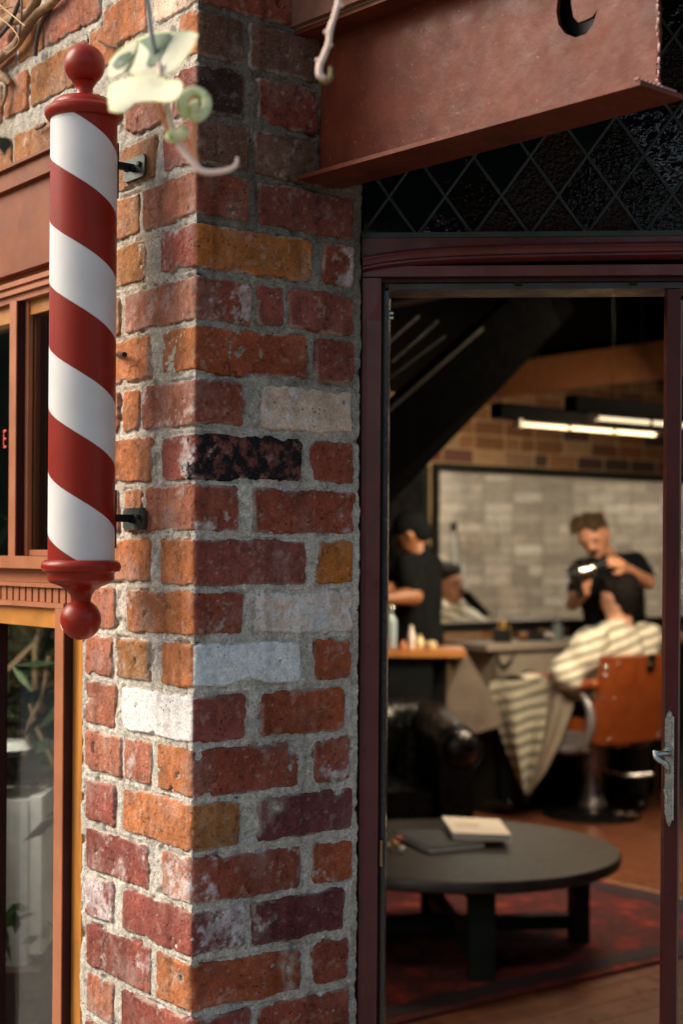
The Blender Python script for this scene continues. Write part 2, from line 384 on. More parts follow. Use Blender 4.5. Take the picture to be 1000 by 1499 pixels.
def sheet(name, S, Zg, H, colr, m, parent, back=None):
    """grid mesh in unrolled coordinates; back: depth to which a skirt and a back cap go"""
    ns, nz = S.shape
    p, n = surf(S); xy = p+n*H[..., None]
    co = np.concatenate([xy, Zg[..., None]], -1).reshape(-1, 3); cv = colr.reshape(-1, 3)
    idx = np.arange(ns*nz).reshape(ns, nz)
    q = np.stack([idx[:-1, :-1], idx[1:, :-1], idx[1:, 1:], idx[:-1, 1:]], -1).reshape(-1, 4)
    if back is not None:
        ring = np.concatenate([idx[:, 0], idx[-1, 1:], idx[-2::-1, -1], idx[0, -2:0:-1]])
        pr, nr_ = surf(S.reshape(-1)[ring]); xb = pr-nr_*back
        cb = np.concatenate([xb, Zg.reshape(-1)[ring][:, None]], -1); k = len(ring); base = len(co)
        co = np.concatenate([co, cb]); cv = np.concatenate([cv, cv[ring]])
        j = np.arange(k); j2 = (j+1) % k
        sk = np.stack([ring[j2], ring[j], base+j, base+j2], -1); q = np.concatenate([q, sk])
        # back cap: strips between the lower and the upper edge of the ring
        lo = base+np.arange(ns); up = base+(ns+nz-2)+np.arange(ns)[::-1]*1
        cap = np.stack([lo[:-1], up[:-1], up[1:], lo[1:]], -1); q = np.concatenate([q, cap])
    me = bpy.data.meshes.new(name); me.vertices.add(len(co)); me.vertices.foreach_set('co', co.ravel())
    me.loops.add(len(q)*4); me.loops.foreach_set('vertex_index', q.ravel().astype(np.int32))
    me.polygons.add(len(q)); me.polygons.foreach_set('loop_start', np.arange(0, len(q)*4, 4, dtype=np.int32))
    me.polygons.foreach_set('use_smooth', np.ones(len(q), bool)); me.update(calc_edges=True); me.validate()
    at = me.color_attributes.new('tint', 'FLOAT_COLOR', 'POINT')
    at.data.foreach_set('color', np.concatenate([cv, np.ones((len(cv), 1))], 1).ravel())
    return link(name, me, m, parent)

pier = thing('brick_pier', 'old red brick pier with thick grey mortar between window and door', 'brick pier', C0)
Bc = {'O': (.45, .185, .080), 'B': (.46, .17, .035), 'R': (.27, .075, .048), 'M': (.27, .085, .070), 'D': (.055, .032, .032),
      'P': (.38, .155, .10), 'T': (.34, .165, .065), 'W': (.86, .85, .86), 'I': (.84, .89, .90), 'E': (.72, .60, .50),
      'C': (.20, .075, .06), 'U': (.16, .048, .055), 'K': (.17, .10, .07), 'N': (.33, .092, .042)}
PAINT = np.array((.88, .86, .85)); MORT = np.array((.74, .69, .60))
ys = [-150, -72, 7, 85, 165, 243, 320, 396, 470, 548, 627, 706, 783, 862, 938, 1014, 1094, 1172, 1252, 1330, 1408, 1488, 1566, 1644]
# (course, left px, right px, colour left face, colour right face, paint left, paint right)
BR = [
 (0, 262, 350, 'O', 'R', .2, 0), (0, 362, 466, 'K', 'K', 0, 0), (0, 190, 250, 'E', 'E', .6, 0),
 (1, 225, 288, 'E', 'E', .5, 0), (1, 292, 430, 'R', 'R', 0, 0), (1, 150, 215, 'O', 'O', .1, 0),
 (2, 262, 356, 'O', 'K', .15, 0), (2, 364, 468, 'K', 'K', 0, 0), (2, 190, 252, 'E', 'E', .6, 0),
 (3, 252, 358, 'M', 'D', .3, 0), (3, 376, 466, 'R', 'R', 0, 0), (3, 184, 244, 'P', 'P', .2, 0),
 (4, 240, 366, 'M', 'K', 0, .1), (4, 372, 468, 'K', 'K', 0, .05), (4, 160, 228, 'T', 'T', 0, 0),
 (5, 208, 366, 'P', 'R', 0, .1), (5, 377, 519, 'M', 'M', 0, 0), (5, 150, 205, 'T', 'T', 0, 0),
 (6, 236, 457, 'M', 'B', .45, 0), (6, 471, 519, 'R', 'R', 0, .35), (6, 150, 212, 'T', 'T', .15, 0),
 (7, 181, 369, 'P', 'R', 0, .35), (7, 376, 416, 'M', 'M', 0, .1), (7, 421, 519, 'M', 'M', 0, 0), (7, 135, 174, 'T', 'T', 0, 0),
 (8, 236, 452, 'O', 'N', 0, .15), (8, 463, 519, 'M', 'M', 0, .1), (8, 150, 218, 'O', 'O', .15, 0),
 (9, 208, 357, 'P', 'R', .45, .15), (9, 382, 517, 'E', 'E', 0, .25), (9, 180, 203, 'O', 'O', 0, 0), (9, 126, 174, 'P', 'P', 0, 0),
 (10, 236, 442, 'M', 'C', .4, .1), (10, 455, 518, 'R', 'R', 0, 0), (10, 150, 220, 'O', 'O', 0, 0),
 (11, 212, 350, 'P', 'R', .1, .2), (11, 371, 519, 'R', 'R', 0, .1), (11, 180, 207, 'O', 'O', 0, 0), (11, 126, 174, 'P', 'P', 0, 0),
 (12, 234, 448, 'O', 'M', .2, .08), (12, 465, 518, 'B', 'B', 0, 0), (12, 155, 220, 'O', 'O', 0, 0), (12, 124, 150, 'P', 'P', 0, 0),
 (13, 185, 357, 'O', 'R', .2, .4), (13, 372, 517, 'I', 'E', 0, .7), (13, 124, 168, 'P', 'P', 0, 0),
 (14, 236, 441, 'O', 'I', .1, .9), (14, 460, 516, 'N', 'N', 0, 0), (14, 170, 219, 'T', 'T', 0, 0), (14, 124, 164, 'P', 'P', .3, 0),
 (15, 177, 359, 'W', 'M', .95, 0), (15, 380, 504, 'N', 'N', 0, 0), (15, 124, 168, 'P', 'P', 0, 0),
 (16, 230, 436, 'O', 'R', .15, 0), (16, 458, 513, 'R', 'R', 0, .3), (16, 180, 220, 'P', 'P', .55, 0), (16, 124, 177, 'P', 'P', .1, 0),
 (17, 178, 351, 'O', 'T', .1, 0), (17, 377, 515, 'U', 'U', 0, 0), (17, 124, 168, 'M', 'M', .35, 0),
 (18, 236, 440, 'P', 'R', .55, .3), (18, 455, 516, 'N', 'N', 0, .1), (18, 124, 216, 'M', 'M', .3, 0),
 (19, 178, 360, 'M', 'U', .1, .5), (19, 369, 503, 'U', 'U', 0, .08), (19, 124, 165, 'M', 'M', .65, 0),
 (20, 228, 441, 'O', 'N', 0, 0), (20, 457, 511, 'R', 'R', 0, .1), (20, 124, 219, 'M', 'M', .35, 0),
 (21, 178, 366, 'M', 'M', .2, .1), (21, 377, 512, 'R', 'R', 0, .1), (21, 124, 165, 'P', 'P', .1, 0),
 (22, 228, 441, 'O', 'R', 0, 0), (22, 457, 511, 'R', 'R', 0, 0), (22, 124, 219, 'M', 'M', .1, 0),
]
STEP = 0.0024
def jit(k): return random.uniform(-k, k)
RECTS = []
def stain(S, G):
    '''grime and run-off shared by bricks and mortar alike'''
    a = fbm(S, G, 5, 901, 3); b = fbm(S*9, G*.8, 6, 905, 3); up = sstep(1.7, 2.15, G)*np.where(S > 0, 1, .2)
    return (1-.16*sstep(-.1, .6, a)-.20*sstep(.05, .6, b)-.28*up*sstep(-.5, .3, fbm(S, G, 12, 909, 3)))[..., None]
def make_brick(s0, s1, z0, z1, cl, cr, pl, pr, seed, fl=False):
    mg = 0.006; RECTS.append((s0, s1, z0, z1))
    ns = max(8, int((s1-s0+2*mg)/STEP)); nz = max(8, int((z1-z0+2*mg)/STEP))
    smax = min(s1+mg, S1-LC*0.9) if s1 > S1-0.02 else s1+mg
    S, G = np.meshgrid(np.linspace(s0-mg, smax, ns), np.linspace(z0-mg, z1+mg, nz), indexing='ij')
    tilt = jit(1)*0.0016
    sag = jit(1)*0.0022*(S-s0)/max(s1-s0, .05)
    ds = np.minimum(S-s0, s1-S); dz = np.minimum(G-z0-sag, z1+sag-G)
    rc = 0.006+0.007*random.random()
    ax = np.maximum(rc-ds, 0); az = np.maximum(rc-dz, 0)
    d = rc-np.hypot(ax, az); d = np.where((ds < rc) | (dz < rc), d, rc)
    nb = fbm(S, G, 20, seed, 3)*0.0050+fbm(S, G, 120, seed+5, 3)*0.0026-.006*sstep(.45, .75, fbm(S, G, 30, seed+6, 2))
    d = d+nb-0.0006
    rough = fbm(S, G, 22, seed+9, 3)*0.0018+fbm(S, G, 150, seed+11, 3)*0.0008
    big = sstep(0.42, 0.75, fbm(S, G, 34, seed+21, 3))
    rough = rough-big*0.0035*sstep(0.0, 0.4, fbm(S, G, 9, seed+23, 2)+0.1)
    H = rough+tilt*(G-z0)/0.076+jit(1)*0.0012+.0006-0.018*(1-sstep(-0.0030, 0.0022, d))
    if s0 < -0.01 and s1 > 0.01:                      # worn arris at the corner
        H = H-np.exp(-(S/0.0065)**2)*(0.0012+0.0042*np.maximum(0, fbm(S*0, G, 36, seed+41, 3)+0.15))
    left = sstep(0.0015, -0.0015, S)[..., None]
    base = np.array(Bc[cl])*left+np.array(Bc[cr])*(1-left)
    v = fbm(S, G, 11, seed+50, 4); v2 = fbm(S, G, 45, seed+51, 3)
    col = base*np.array((1.08, .97, .88))*(1+0.42*v[..., None]+0.30*v2[..., None])
    warm = sstep(-0.1, 0.5, fbm(S, G, 7, seed+60, 2))[..., None]
    if not (cl in 'WIE' and cr in 'WIE'): col = col*(1-0.3*warm)+col*np.array((1.12, .92, .80))*0.3*warm
    if not (cl in 'WIEC' or cr in 'WIEC'):
        hz_ = sstep(-0.1, 0.7, fbm(S, G, 13, seed+64, 5, .65))*np.where(S < 0, .55, .26); hz_ = hz_[..., None]
        col = col*(1-hz_)+np.array((.50, .36, .31))*hz_
        fl_ = sstep(.60, .72, fbm(S, G, 120, seed+66, 2))[..., None]*.35; col = col*(1-fl_)+np.array((.62, .55, .48))*fl_
        dk = sstep(.40, .60, fbm(S, G, 130, seed+67, 2))[..., None]*.5; col = col*(1-dk*.8)
    pa = np.where(S < 0, pl, pr)
    pn = fbm(S, G, 30, seed+70, 6, .75)*0.95+fbm(S, G, 9, seed+71, 2)*0.55
    pm = sstep(-0.04, 0.30, pn-(0.62-1.25*pa))*np.where(pa > 0, 1, 0)
    pm = pm*np.clip(0.55+0.5*fbm(S, G, 60, seed+74, 3)+np.where(pa > .8, .5, 0), 0, 1)
    pc = PAINT if cl != 'I' and cr != 'I' else np.array((.82, .86, .87))
    col = col*(1-pm[..., None])+pc*pm[..., None]
    dust = sstep(0.35, 0.6, fbm(S, G, 70, seed+80, 3))*0.35
    edge = sstep(0.006, 0.0, d)*0.6*sstep(-0.3, 0.5, fbm(S, G, 30, seed+82, 2))
    k = np.clip(dust*0.5+edge, 0, .8)[..., None]; col = col*(1-k)+MORT*0.9*k
    if cr == 'C':
        ch = (sstep(-0.15, 0.35, fbm(S, G, 75, seed+90, 5, .7)+0.22-0.5*sstep(0.0, -0.05, S)))
        col = col*(1-ch[..., None])+np.array((.012, .012, .014))*ch[..., None]; H = H+ch*0.0016*vnoise(S*500, G*500, seed)
    col = col*stain(S, G)
    b = sheet('brick', S, G, H, np.clip(col, 0.004, 0.9), M['brick'], pier, back=0.045)
    return b
sd_ = 100
for (k, a, b, cl, cr, pl, pr) in BR:
    yt, yb = ys[k], ys[k+1]; ym = (yt+yb)/2
    f = lambda px: -tL(px, ym) if px < 283 else tR(px, ym)
    # rows on the left face are read where they stand, so their height is the corner height
    z1 = zc(yt)-0.0055+jit(.0012); z0 = zc(yb)+0.0055+jit(.0012)
    s0, s1 = f(a), f(b)
    if b < 283 and b > 275: s1 = -0.008
    s1 = min(s1, S1-0.001); s0 = max(s0, -0.381)
    if s1-s0 < 0.03: continue
    # where the steel beam is built into the pier the brick is cut back
    make_brick(s0, s1, z0, z1, cl, cr, pl, pr, sd_); sd_ += 137
# the wall over the window: its own courses
zl = lambda y: EYE+uv(283, y)[1]*2.49
rows = [(-330, -237), (-232, -143), (-138, -54), (-44, 34), (62, 156)]
for ri, (yt, yb) in enumerate(rows):
    t = -0.372 + (0.0 if ri % 2 else 0.05)
    x = -0.26 if ri > 0 else -0.26
    first = True
    COLS_ = 'TPTOTPO'
    s = -0.262 if ri == 3 else (-0.30 if ri % 2 else -0.33)
    if ri == 4: s = -0.335
    while s > -1.25:
        ln = random.choice((0.225, 0.225, 0.108, 0.232))
        cl = random.choice(COLS_)
        if ri >= 3 or s-ln < -0.3 or True:
            make_brick(s-ln, s, zl(yb)+0.004, zl(yt)-0.004, cl, cl, random.choice((0, 0, .1, .3)), 0, sd_); sd_ += 137
        s -= ln+random.uniform(.009, .014)
# mortar sheets
def mortar(s0, s1, z0, z1, seed, step=0.0028):
    ns = int((s1-s0)/step); nz = int((z1-z0)/step)
    S, G = np.meshgrid(np.linspace(s0, s1, ns), np.linspace(z0, z1, nz), indexing='ij')
    H = -0.0036+fbm(S, G, 16, seed, 3)*0.0030+fbm(S, G, 75, seed+3, 4, .7)*0.0026
    H = H-0.006*sstep(0.25, 0.6, fbm(S, G, 40, seed+8, 3))
    dist = np.full(S.shape, 1.0)
    for (a0, a1, b0, b1) in RECTS:
        if a1 < s0-.02 or a0 > s1+.02: continue
        i0 = max(0, int((a0-.02-s0)/step)); i1 = min(ns, int((a1+.02-s0)/step)+1); j0 = max(0, int((b0-.02-z0)/step)); j1 = min(nz, int((b1+.02-z0)/step)+1)
        if i1 <= i0 or j1 <= j0: continue
        s_, g_ = S[i0:i1, j0:j1], G[i0:i1, j0:j1]
        q = np.hypot(np.maximum(0, np.maximum(a0+.004-s_, s_-a1+.004)), np.maximum(0, np.maximum(b0+.004-g_, g_-b1+.004)))-.004
        dist[i0:i1, j0:j1] = np.minimum(dist[i0:i1, j0:j1], q)
    H = H+0.0012*sstep(.001, .006, dist)-0.005*np.exp(-((dist-.0005)/.0018)**2)*sstep(.0, .5, fbm(S, G, 30, seed+30, 3))
    H = np.where((S > S1-0.012) & (S < S1+0.02), H-0.0012+fbm(S, G, 40, seed+9, 3)*0.003, H)
    v = fbm(S, G, 14, seed+12, 4); v2 = fbm(S, G, 110, seed+13, 2)
    c = MORT*(1+0.20*v[..., None]+0.28*v2[..., None])
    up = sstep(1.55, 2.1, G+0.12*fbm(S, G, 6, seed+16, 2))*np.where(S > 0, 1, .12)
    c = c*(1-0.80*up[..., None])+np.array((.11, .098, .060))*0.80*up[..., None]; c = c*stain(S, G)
    tan = (sstep(-.02, -.2, S)*sstep(1.2, 1.5, G)*sstep(-.2, .5, fbm(S, G, 5, seed+18, 2)))[..., None]
    c = c*(1-0.5*tan)+np.array((.38, .29, .17))*0.5*tan
    return sheet('mortar', S, G, H, np.clip(c, .02, .9), M['mortar'], pier)
mortar(-0.384, S1+0.10, 0.40, 3.0, 4)
mortar(-1.30, -0.384, 2.235, 3.0, 44, 0.004)
bm = bmesh.new(); fbox_bm(bm, C0, E1, E2, Z, 0.022, S1-0.02, 0.022, 0.375, 0.0, 3.2)
bm_obj('core', bm, M['imortar'], pier)

# ------------------------------------------------------------------ setting: ground, room shell, room behind the mirror panel
def struct(o): o['kind'] = 'structure'; return o
bm = bmesh.new(); hexa(bm, [Vector((x, y, z)) for z in (-0.3, -0.02) for x, y in ((-150, -150), (150, -150), (150, 150), (-150, 150))])
struct(bm_obj('ground', bm, M['pave']))
DD = Vector((1, -0.07, 0)).normalized(); DN = Vector((-0.07, -1, 0)).normalized()      # door wall direction / its outward normal
D0 = Vector((0.026, 2.735, 0))
fl = thing('floor', None, None, RM(3, 2)); struct(fl)
bm = bmesh.new(); fbox_bm(bm, C0, E1, E2, Z, 0.2, 7.9, -1.4, 4.7, -0.015, 0.004); bm_obj('subfloor', bm, M['darkwood'], fl)
plank_me = {}
bq = 0.3; pk = 0
while bq < 4.5:
    a = 0.5-random.random()*0.9
    while a < 7.6:
        ln = random.choice((1.4, 1.9, 2.3)); key = ln
        if key not in plank_me:
            bm = bmesh.new(); fbox_bm(bm, Vector((0, 0, 0)), Vector((1, 0, 0)), Vector((0, 1, 0)), Z, 0, ln-.003, 0, .127, 0, .018)
            bmesh.ops.bevel(bm, geom=bm.edges[:], offset=.0015, segments=1, affect='EDGES')
            me = bpy.data.meshes.new('floorboard'); bm.to_mesh(me); bm.free(); me.materials.append(M['floor']); plank_me[key] = me
        a1 = a
        if a1 > 0.15 or a1+ln > 0.4:
            o = bpy.data.objects.new('floorboard', plank_me[key]); COL.objects.link(o); o.parent = fl
            o.location = RM(a1, bq, 0.006+random.uniform(0, .0012))-WL[fl.name]; o.rotation_euler = (0, 0, math.atan2(E1.y, E1.x))
        a += ln
    bq += 0.130
struct(rbox('sky_block_wall', -9, -8.8, -12, 3, -.02, 0, M['pave'])) if False else None
bm = bmesh.new(); hexa(bm, [Vector((x, y, z)) for z in (-.05, 3.2) for x, y in ((-4, -7.4), (16, -7.4), (16, -7), (-4, -7))])
bm2 = bmesh.new(); hexa(bm2, [Vector((x, y, z)) for z in (-.05, 5.0) for x, y in ((-15, -3), (-14, -3), (-14, 22), (-15, 22))])
struct(bm_obj('glare_block_wall', bm2, mat('glare_wall_green', (.03, .04, .02), .9, var=.5, vs=2, bs=.6, bscale=4)))  # dark wall added out of view to cut sky glare in the window glass
sky_wall = bm_obj('sky_block_wall', bm, mat('brown_render', (.13, .09, .065), .9, bs=.4)); struct(sky_wall)  # wall added behind the camera to block horizon glare and bounce warm light
# room walls
LO, HI = 0.0, 3.1
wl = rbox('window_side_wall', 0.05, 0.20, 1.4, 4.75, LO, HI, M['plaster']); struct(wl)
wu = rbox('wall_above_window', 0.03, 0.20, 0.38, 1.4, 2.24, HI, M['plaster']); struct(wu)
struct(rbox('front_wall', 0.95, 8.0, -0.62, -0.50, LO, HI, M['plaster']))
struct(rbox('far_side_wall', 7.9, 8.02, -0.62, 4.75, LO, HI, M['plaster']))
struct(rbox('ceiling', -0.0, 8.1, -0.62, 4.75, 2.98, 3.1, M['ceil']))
# brick walls inside, bricks one by one
def ibrick_mesh(L_, H_, T_, i):
    bm = bmesh.new(); fbox_bm(bm, Vector((0, 0, 0)), Vector((1, 0, 0)), Vector((0, 1, 0)), Z, 0, L_, -T_, .03, 0, H_)
    bmesh.ops.bevel(bm, geom=bm.edges[:], offset=.004, segments=1, affect='EDGES')
    rr = random.Random(i)
    for v in bm.verts: v.co += Vector((rr.uniform(-.002, .002), rr.uniform(-.001, .001), rr.uniform(-.002, .002)))
    me = bpy.data.meshes.new('brick'); bm.to_mesh(me); bm.free(); me.materials.append(M['ibrick']); return me
IB = {(l, i): ibrick_mesh(l, 0.076, 0.006, i) for l in (0.23, 0.11) for i in range(3)}
def brickwork(par, org, ax, x0, x1, z0, z1, cols, hole=None):
    ang = math.atan2(ax.y, ax.x); n = 0; z = z0; r = 0
    while z < z1:
        x = x0-(0.12 if r % 2 else 0)
        while x < x1:
            l = 0.23 if (random.random() < .8) else 0.11
            if not (hole and z+.076 > hole[2] and z < hole[3] and x+l > hole[0] and x < hole[1]):
                o = bpy.data.objects.new('brick', IB[(l, random.randrange(3))]); COL.objects.link(o); o.parent = par
                o.location = org+ax*x+Z*z-WL[par.name]; o.rotation_euler = (0, 0, ang)
                c = random.choice(cols); k = random.uniform(.75, 1.2); o.color = (c[0]*k, c[1]*k, c[2]*k, 1); n += 1
            x += l+.014
        z += .086; r += 1
    return n
BW = 4.49
OA0, OA1, OZ0, OZ1 = 4.40, 6.95, 1.10, 1.985
bw = thing('back_brick_wall', None, None, RM(5, BW)); struct(bw)
for nm, a0, a1, z0, z1 in (('mortar', 0.2, OA0, LO, HI), ('mortar', OA1, 7.9, LO, HI), ('mortar', OA0, OA1, OZ1, HI), ('mortar', OA0, OA1, LO, OZ0)):
    rbox(nm, a0, a1, BW, BW+.2, z0, z1, M['imortar'], bw)
icol = [(.17, .065, .025), (.11, .040, .025), (.22, .10, .04), (.06, .028, .022), (.18, .08, .03), (.26, .16, .09)]
brickwork(bw, RM(0, BW), E1, 3.6, 7.1, 2.03, 2.66, icol)
brickwork(bw, RM(0, BW), E1, 3.9, 6.6, 0.905, 1.06, icol)
# pale brick room built behind the framed panel, standing in for its reflection
pw = thing('pale_brick_wall', None, None, (1.2, 12.6, 0)); struct(pw)
bm = bmesh.new(); fbox_bm(bm, Vector((0, 12.6, 0)), Vector((1, 0, 0)), Vector((0, 1, 0)), Z, -0.6, 4.6, 0, .2, 0, HI); bm_obj('mortar', bm, M['wmortar'], pw)
wcol = [(.50, .43, .34), (.45, .39, .31), (.58, .51, .42), (.40, .34, .27), (.48, .42, .33), (.64, .58, .48), (.52, .46, .37)]
brickwork(pw, Vector((0, 12.6, 0)), Vector((1, 0, 0)), 0.45, 2.95, 0.90, 2.30, wcol)
for nm, x0, x1, y0, y1, z0, z1 in (('mirror_room_side_wall', 4.45, 4.6, 9.0, 12.6, 0, HI), ('mirror_room_side_wall', -0.62, -0.5, 8.0, 12.6, 0, HI),
                                  ('mirror_room_ceiling', -0.6, 4.6, 8.2, 12.7, 3.11, 3.2), ('mirror_room_floor', -0.6, 4.6, 8.2, 12.7, -.2, -.016)):
    bm = bmesh.new(); fbox_bm(bm, Vector((0, 0, 0)), Vector((1, 0, 0)), Vector((0, 1, 0)), Z, x0, x1, y0, y1, z0, z1); struct(bm_obj(nm, bm, M['plaster']))

# ------------------------------------------------------------------ steel beam over the door
DB = Vector((0.666, -0.746, 0)).normalized(); NB = Vector((0.746, 0.666, 0)).normalized()
LB0 = C0+E1*0.2014
BZ0, BZ1 = 2.139, 2.395
beam = thing('steel_beam', 'red oxide painted steel beam with torch-cut crescent notch above the door', 'steel beam', LB0+Z*BZ0)
BL = 0.722
def beambox(name, s0, s1, w0, w1, z0, z1, m, bev=0.0015, par=beam):
    bm = bmesh.new(); fbox_bm(bm, LB0, DB, NB, Z, s0, s1, w0, w1, z0, z1); return bm_obj(name, bm, m, par, True, bev)
beambox('bottom_flange', -0.05, BL+.004, 0.0, 0.100, BZ0, BZ0+0.007, M['beam'])
beambox('top_flange', -0.05, BL+.004, 0.0, 0.100, BZ1-0.007, BZ1, M['beam'])
# web with a real crescent cut through it
cu = bpy.data.curves.new('web', 'CURVE'); cu.dimensions = '2D'; cu.fill_mode = 'BOTH'; cu.extrude = 0.0035
def spl(pts):
    s = cu.splines.new('POLY'); s.points.add(len(pts)-1); s.use_cyclic_u = True
    for p, q in zip(s.points, pts): p.co = (q[0], q[1], 0, 1)
jag = [(BL-.006+random.uniform(-.003, .003), z) for z in np.linspace(BZ0+.007, BZ1-.007, 22)]
spl([(-0.05, BZ0+.007)]+jag+[(-0.05, BZ1-.007)])
def on_web(px, py):
    u, v = uv(px, py); o = LB0+NB*0.052; k = o.dot(NB)/Vector((u, 1, v)).dot(NB); p = Vector((u, 1, v))*k+Z*EYE
    return ((p-LB0).dot(DB), p.z)
cres = [(817, -8), (815, 18), (818, 36), (827, 49), (843, 55), (858, 50), (869, 36), (875, 14), (868, 24), (858, 29), (847, 33), (840, 25), (837, 8), (836, -8), (829, -16)]
spl([on_web(*c) for c in cres])
ob = bpy.data.objects.new('tmpc', cu); COL.objects.link(ob); bpy.context.view_layer.update()
wm = bpy.data.meshes.new_from_object(ob.evaluated_get(bpy.context.evaluated_depsgraph_get())); bpy.data.objects.remove(ob)
T = Matrix((( DB.x, 0, NB.x, LB0.x+NB.x*.0555), (DB.y, 0, NB.y, LB0.y+NB.y*.0555), (0, 1, 0, 0), (0, 0, 0, 1)))
wm.transform(T); link('web', wm, M['beam'], beam)
beambox('stiffener_plate', 0.05, BL-.03, 0.085, 0.093, BZ0+.0075, BZ1-.0075, M['black'])
# weld fillets at the cut end
for i in range(26):
    z = BZ0+.01+i*.0092
    bm = bmesh.new(); bmesh.ops.create_icosphere(bm, subdivisions=1, radius=1, matrix=Matrix.Translation(LB0+DB*(BL-.006+random.uniform(-.002, .002))+NB*.0535+Z*z) @ Matrix.Diagonal((random.uniform(.001, .003), random.uniform(.002, .004), random.uniform(.004, .009), 1)))
    if i == 0: wb = bm
    else:
        me = bpy.data.meshes.new('x'); bm.to_mesh(me); bm.free(); wb.from_mesh(me); bpy.data.meshes.remove(me)
for i in range(10):
    bmesh.ops.create_icosphere(wb, subdivisions=1, radius=1, matrix=Matrix.Translation(LB0+DB*(BL-.002)+NB*(.002+i*.009)+Z*(BZ0+.009)) @ Matrix.Diagonal((.0055, .0045, .0035, 1)))
wo_ = bm_obj('weld_bead', wb, mat('weld_paint', (.42, .22, .2), .4, bs=.5, bscale=200), beam, True)
# bricks that stand on the beam
bs_ = thing('brick_course', 'dark reddish bricks resting on top of the steel beam', 'bricks', LB0+Z*BZ1)
for i in range(4):
    s0 = -0.03+i*.24
    for j in range(3):
        o_ = beambox('brick', s0+(0.115 if j % 2 else 0), s0+.229+(0.115 if j % 2 else 0), -0.012+.001*i, 0.095, BZ1+.004+j*.086, BZ1+.08+j*.086, M['ibrick'], .004, bs_)
        o_.color = random.choice([(.2, .08, .05, 1), (.16, .08, .05, 1), (.26, .15, .09, 1)])
beambox('mortar', -0.05, 1.1, 0.0, 0.09, BZ1+.001, BZ1+.27, M['imortar'], 0, bs_)
# unseen slab added between beam and door wall to keep the sky off the leaded light
bm = bmesh.new()
so = [C0+E1*.30+E2*.02, LB0+NB*.06+DB*1.5, LB0+NB*.06+DB*1.5+E1*2.5, D0+DD*2.6-DN*.12, D0-DN*.12]
v0 = [bm.verts.new(p+Z*2.62) for p in so]; v1 = [bm.verts.new(p+Z*2.68) for p in so]
bm.faces.new(v0); bm.faces.new(v1[::-1])
for i in range(5): bm.faces.new((v0[i], v1[i], v1[(i+1) % 5], v0[(i+1) % 5]))
struct(bm_obj('sky_block_slab', bm, M['ceil']))

# ------------------------------------------------------------------ door wall: frame, leaded light, right door leaf
PXM = 2.735/FPX
def dx(px): return (px-500)/FPX*2.735/(1+0.07*(px-500)/FPX)*1.0-0.026*1.0       # metres along the door wall from D0
def dz(y, x=700): return EYE+(810-y+ROLL*(x-500))/FPX*(2.735-0.0009*0)
def dbox_bm(bm, x0, x1, p0, p1, z0, z1): fbox_bm(bm, D0, DD, DN, Z, x0, x1, p0, p1, z0, z1)
def dbox(name, x0, x1, p0, p1, z0, z1, m, par, bev=0.0012):
    bm = bmesh.new(); dbox_bm(bm, x0, x1, p0, p1, z0, z1); return bm_obj(name, bm, m, par, True, bev)
df = thing('door_frame', 'glossy maroon timber door frame beside the brick pier', 'door frame', D0)
XR = dx(1120)
ZH = dz(411, 700)                                   # underside of the head
dbox('outer_bead', dx(517), dx(528.5), -0.05, 0.004, -.01, dz(386, 530), M['maroon_dk'], df, .003)
# post: flat face with a stopped chamfer
bm = bmesh.new()
zt = dz(409, 550); xa, xb, xc = dx(529), dx(548), dx(556)
def post(xf, z0, z1):
    pr = [(xa, .012), (xf, .012), (xc, -.004), (xc, -.05), (xa, -.05)]
    return pr, z0, z1
secs = [(-.01, xb-.004), (zt-.075, xb-.004), (zt-.045, xb+.004), (zt, xb+.004)]
rings = []
for z, xf in secs:
    pts = [(xa, .012), (xf-.010 if z < zt-.05 else xf, .012), (xc, .0 if z < zt-.05 else .010), (xc, -.05), (xa, -.05)]
    rings.append([bm.verts.new(D0+DD*x+DN*p+Z*z) for x, p in pts])
for a, b in zip(rings, rings[1:]):
    for k in range(5): bm.faces.new((a[k], a[(k+1) % 5], b[(k+1) % 5], b[k]))
bm.faces.new(rings[0]); bm.faces.new(rings[-1][::-1])
bm_obj('post', bm, M['maroon'], df, False, .0012)
dbox('rebate', dx(556.5), dx(560), -.06, -.014, -.01, zt+.01, M['black'], df)
dbox('stop_bead', dx(560), dx(566.5), -.10, -.022, -.01, dz(424), mat('grey_black_gloss', (.045, .04, .042), .25, bs=.2), df, .003)
# head
dbox('head', dx(529), XR, -.05, .012, dz(408), dz(393), M['maroon'], df, .0015)
dbox('head_rebate', dx(556), XR, -.06, -.002, dz(414.5), dz(408)-.0005, M['maroon_dk'], df)
dbox('head_stop', dx(566.5), XR, -.10, -.010, dz(424), dz(415), mat('grey_black_gloss_head', (.02, .018, .02), .35, bs=.2), df, .002)
dbox('top_board', dx(527), XR, -.05, .004, dz(380), dz(351), M['maroon'], df)
dbox('backing_board', dx(527), XR, -.072, -.0505, dz(409), dz(352), M['maroon_dk'], df)
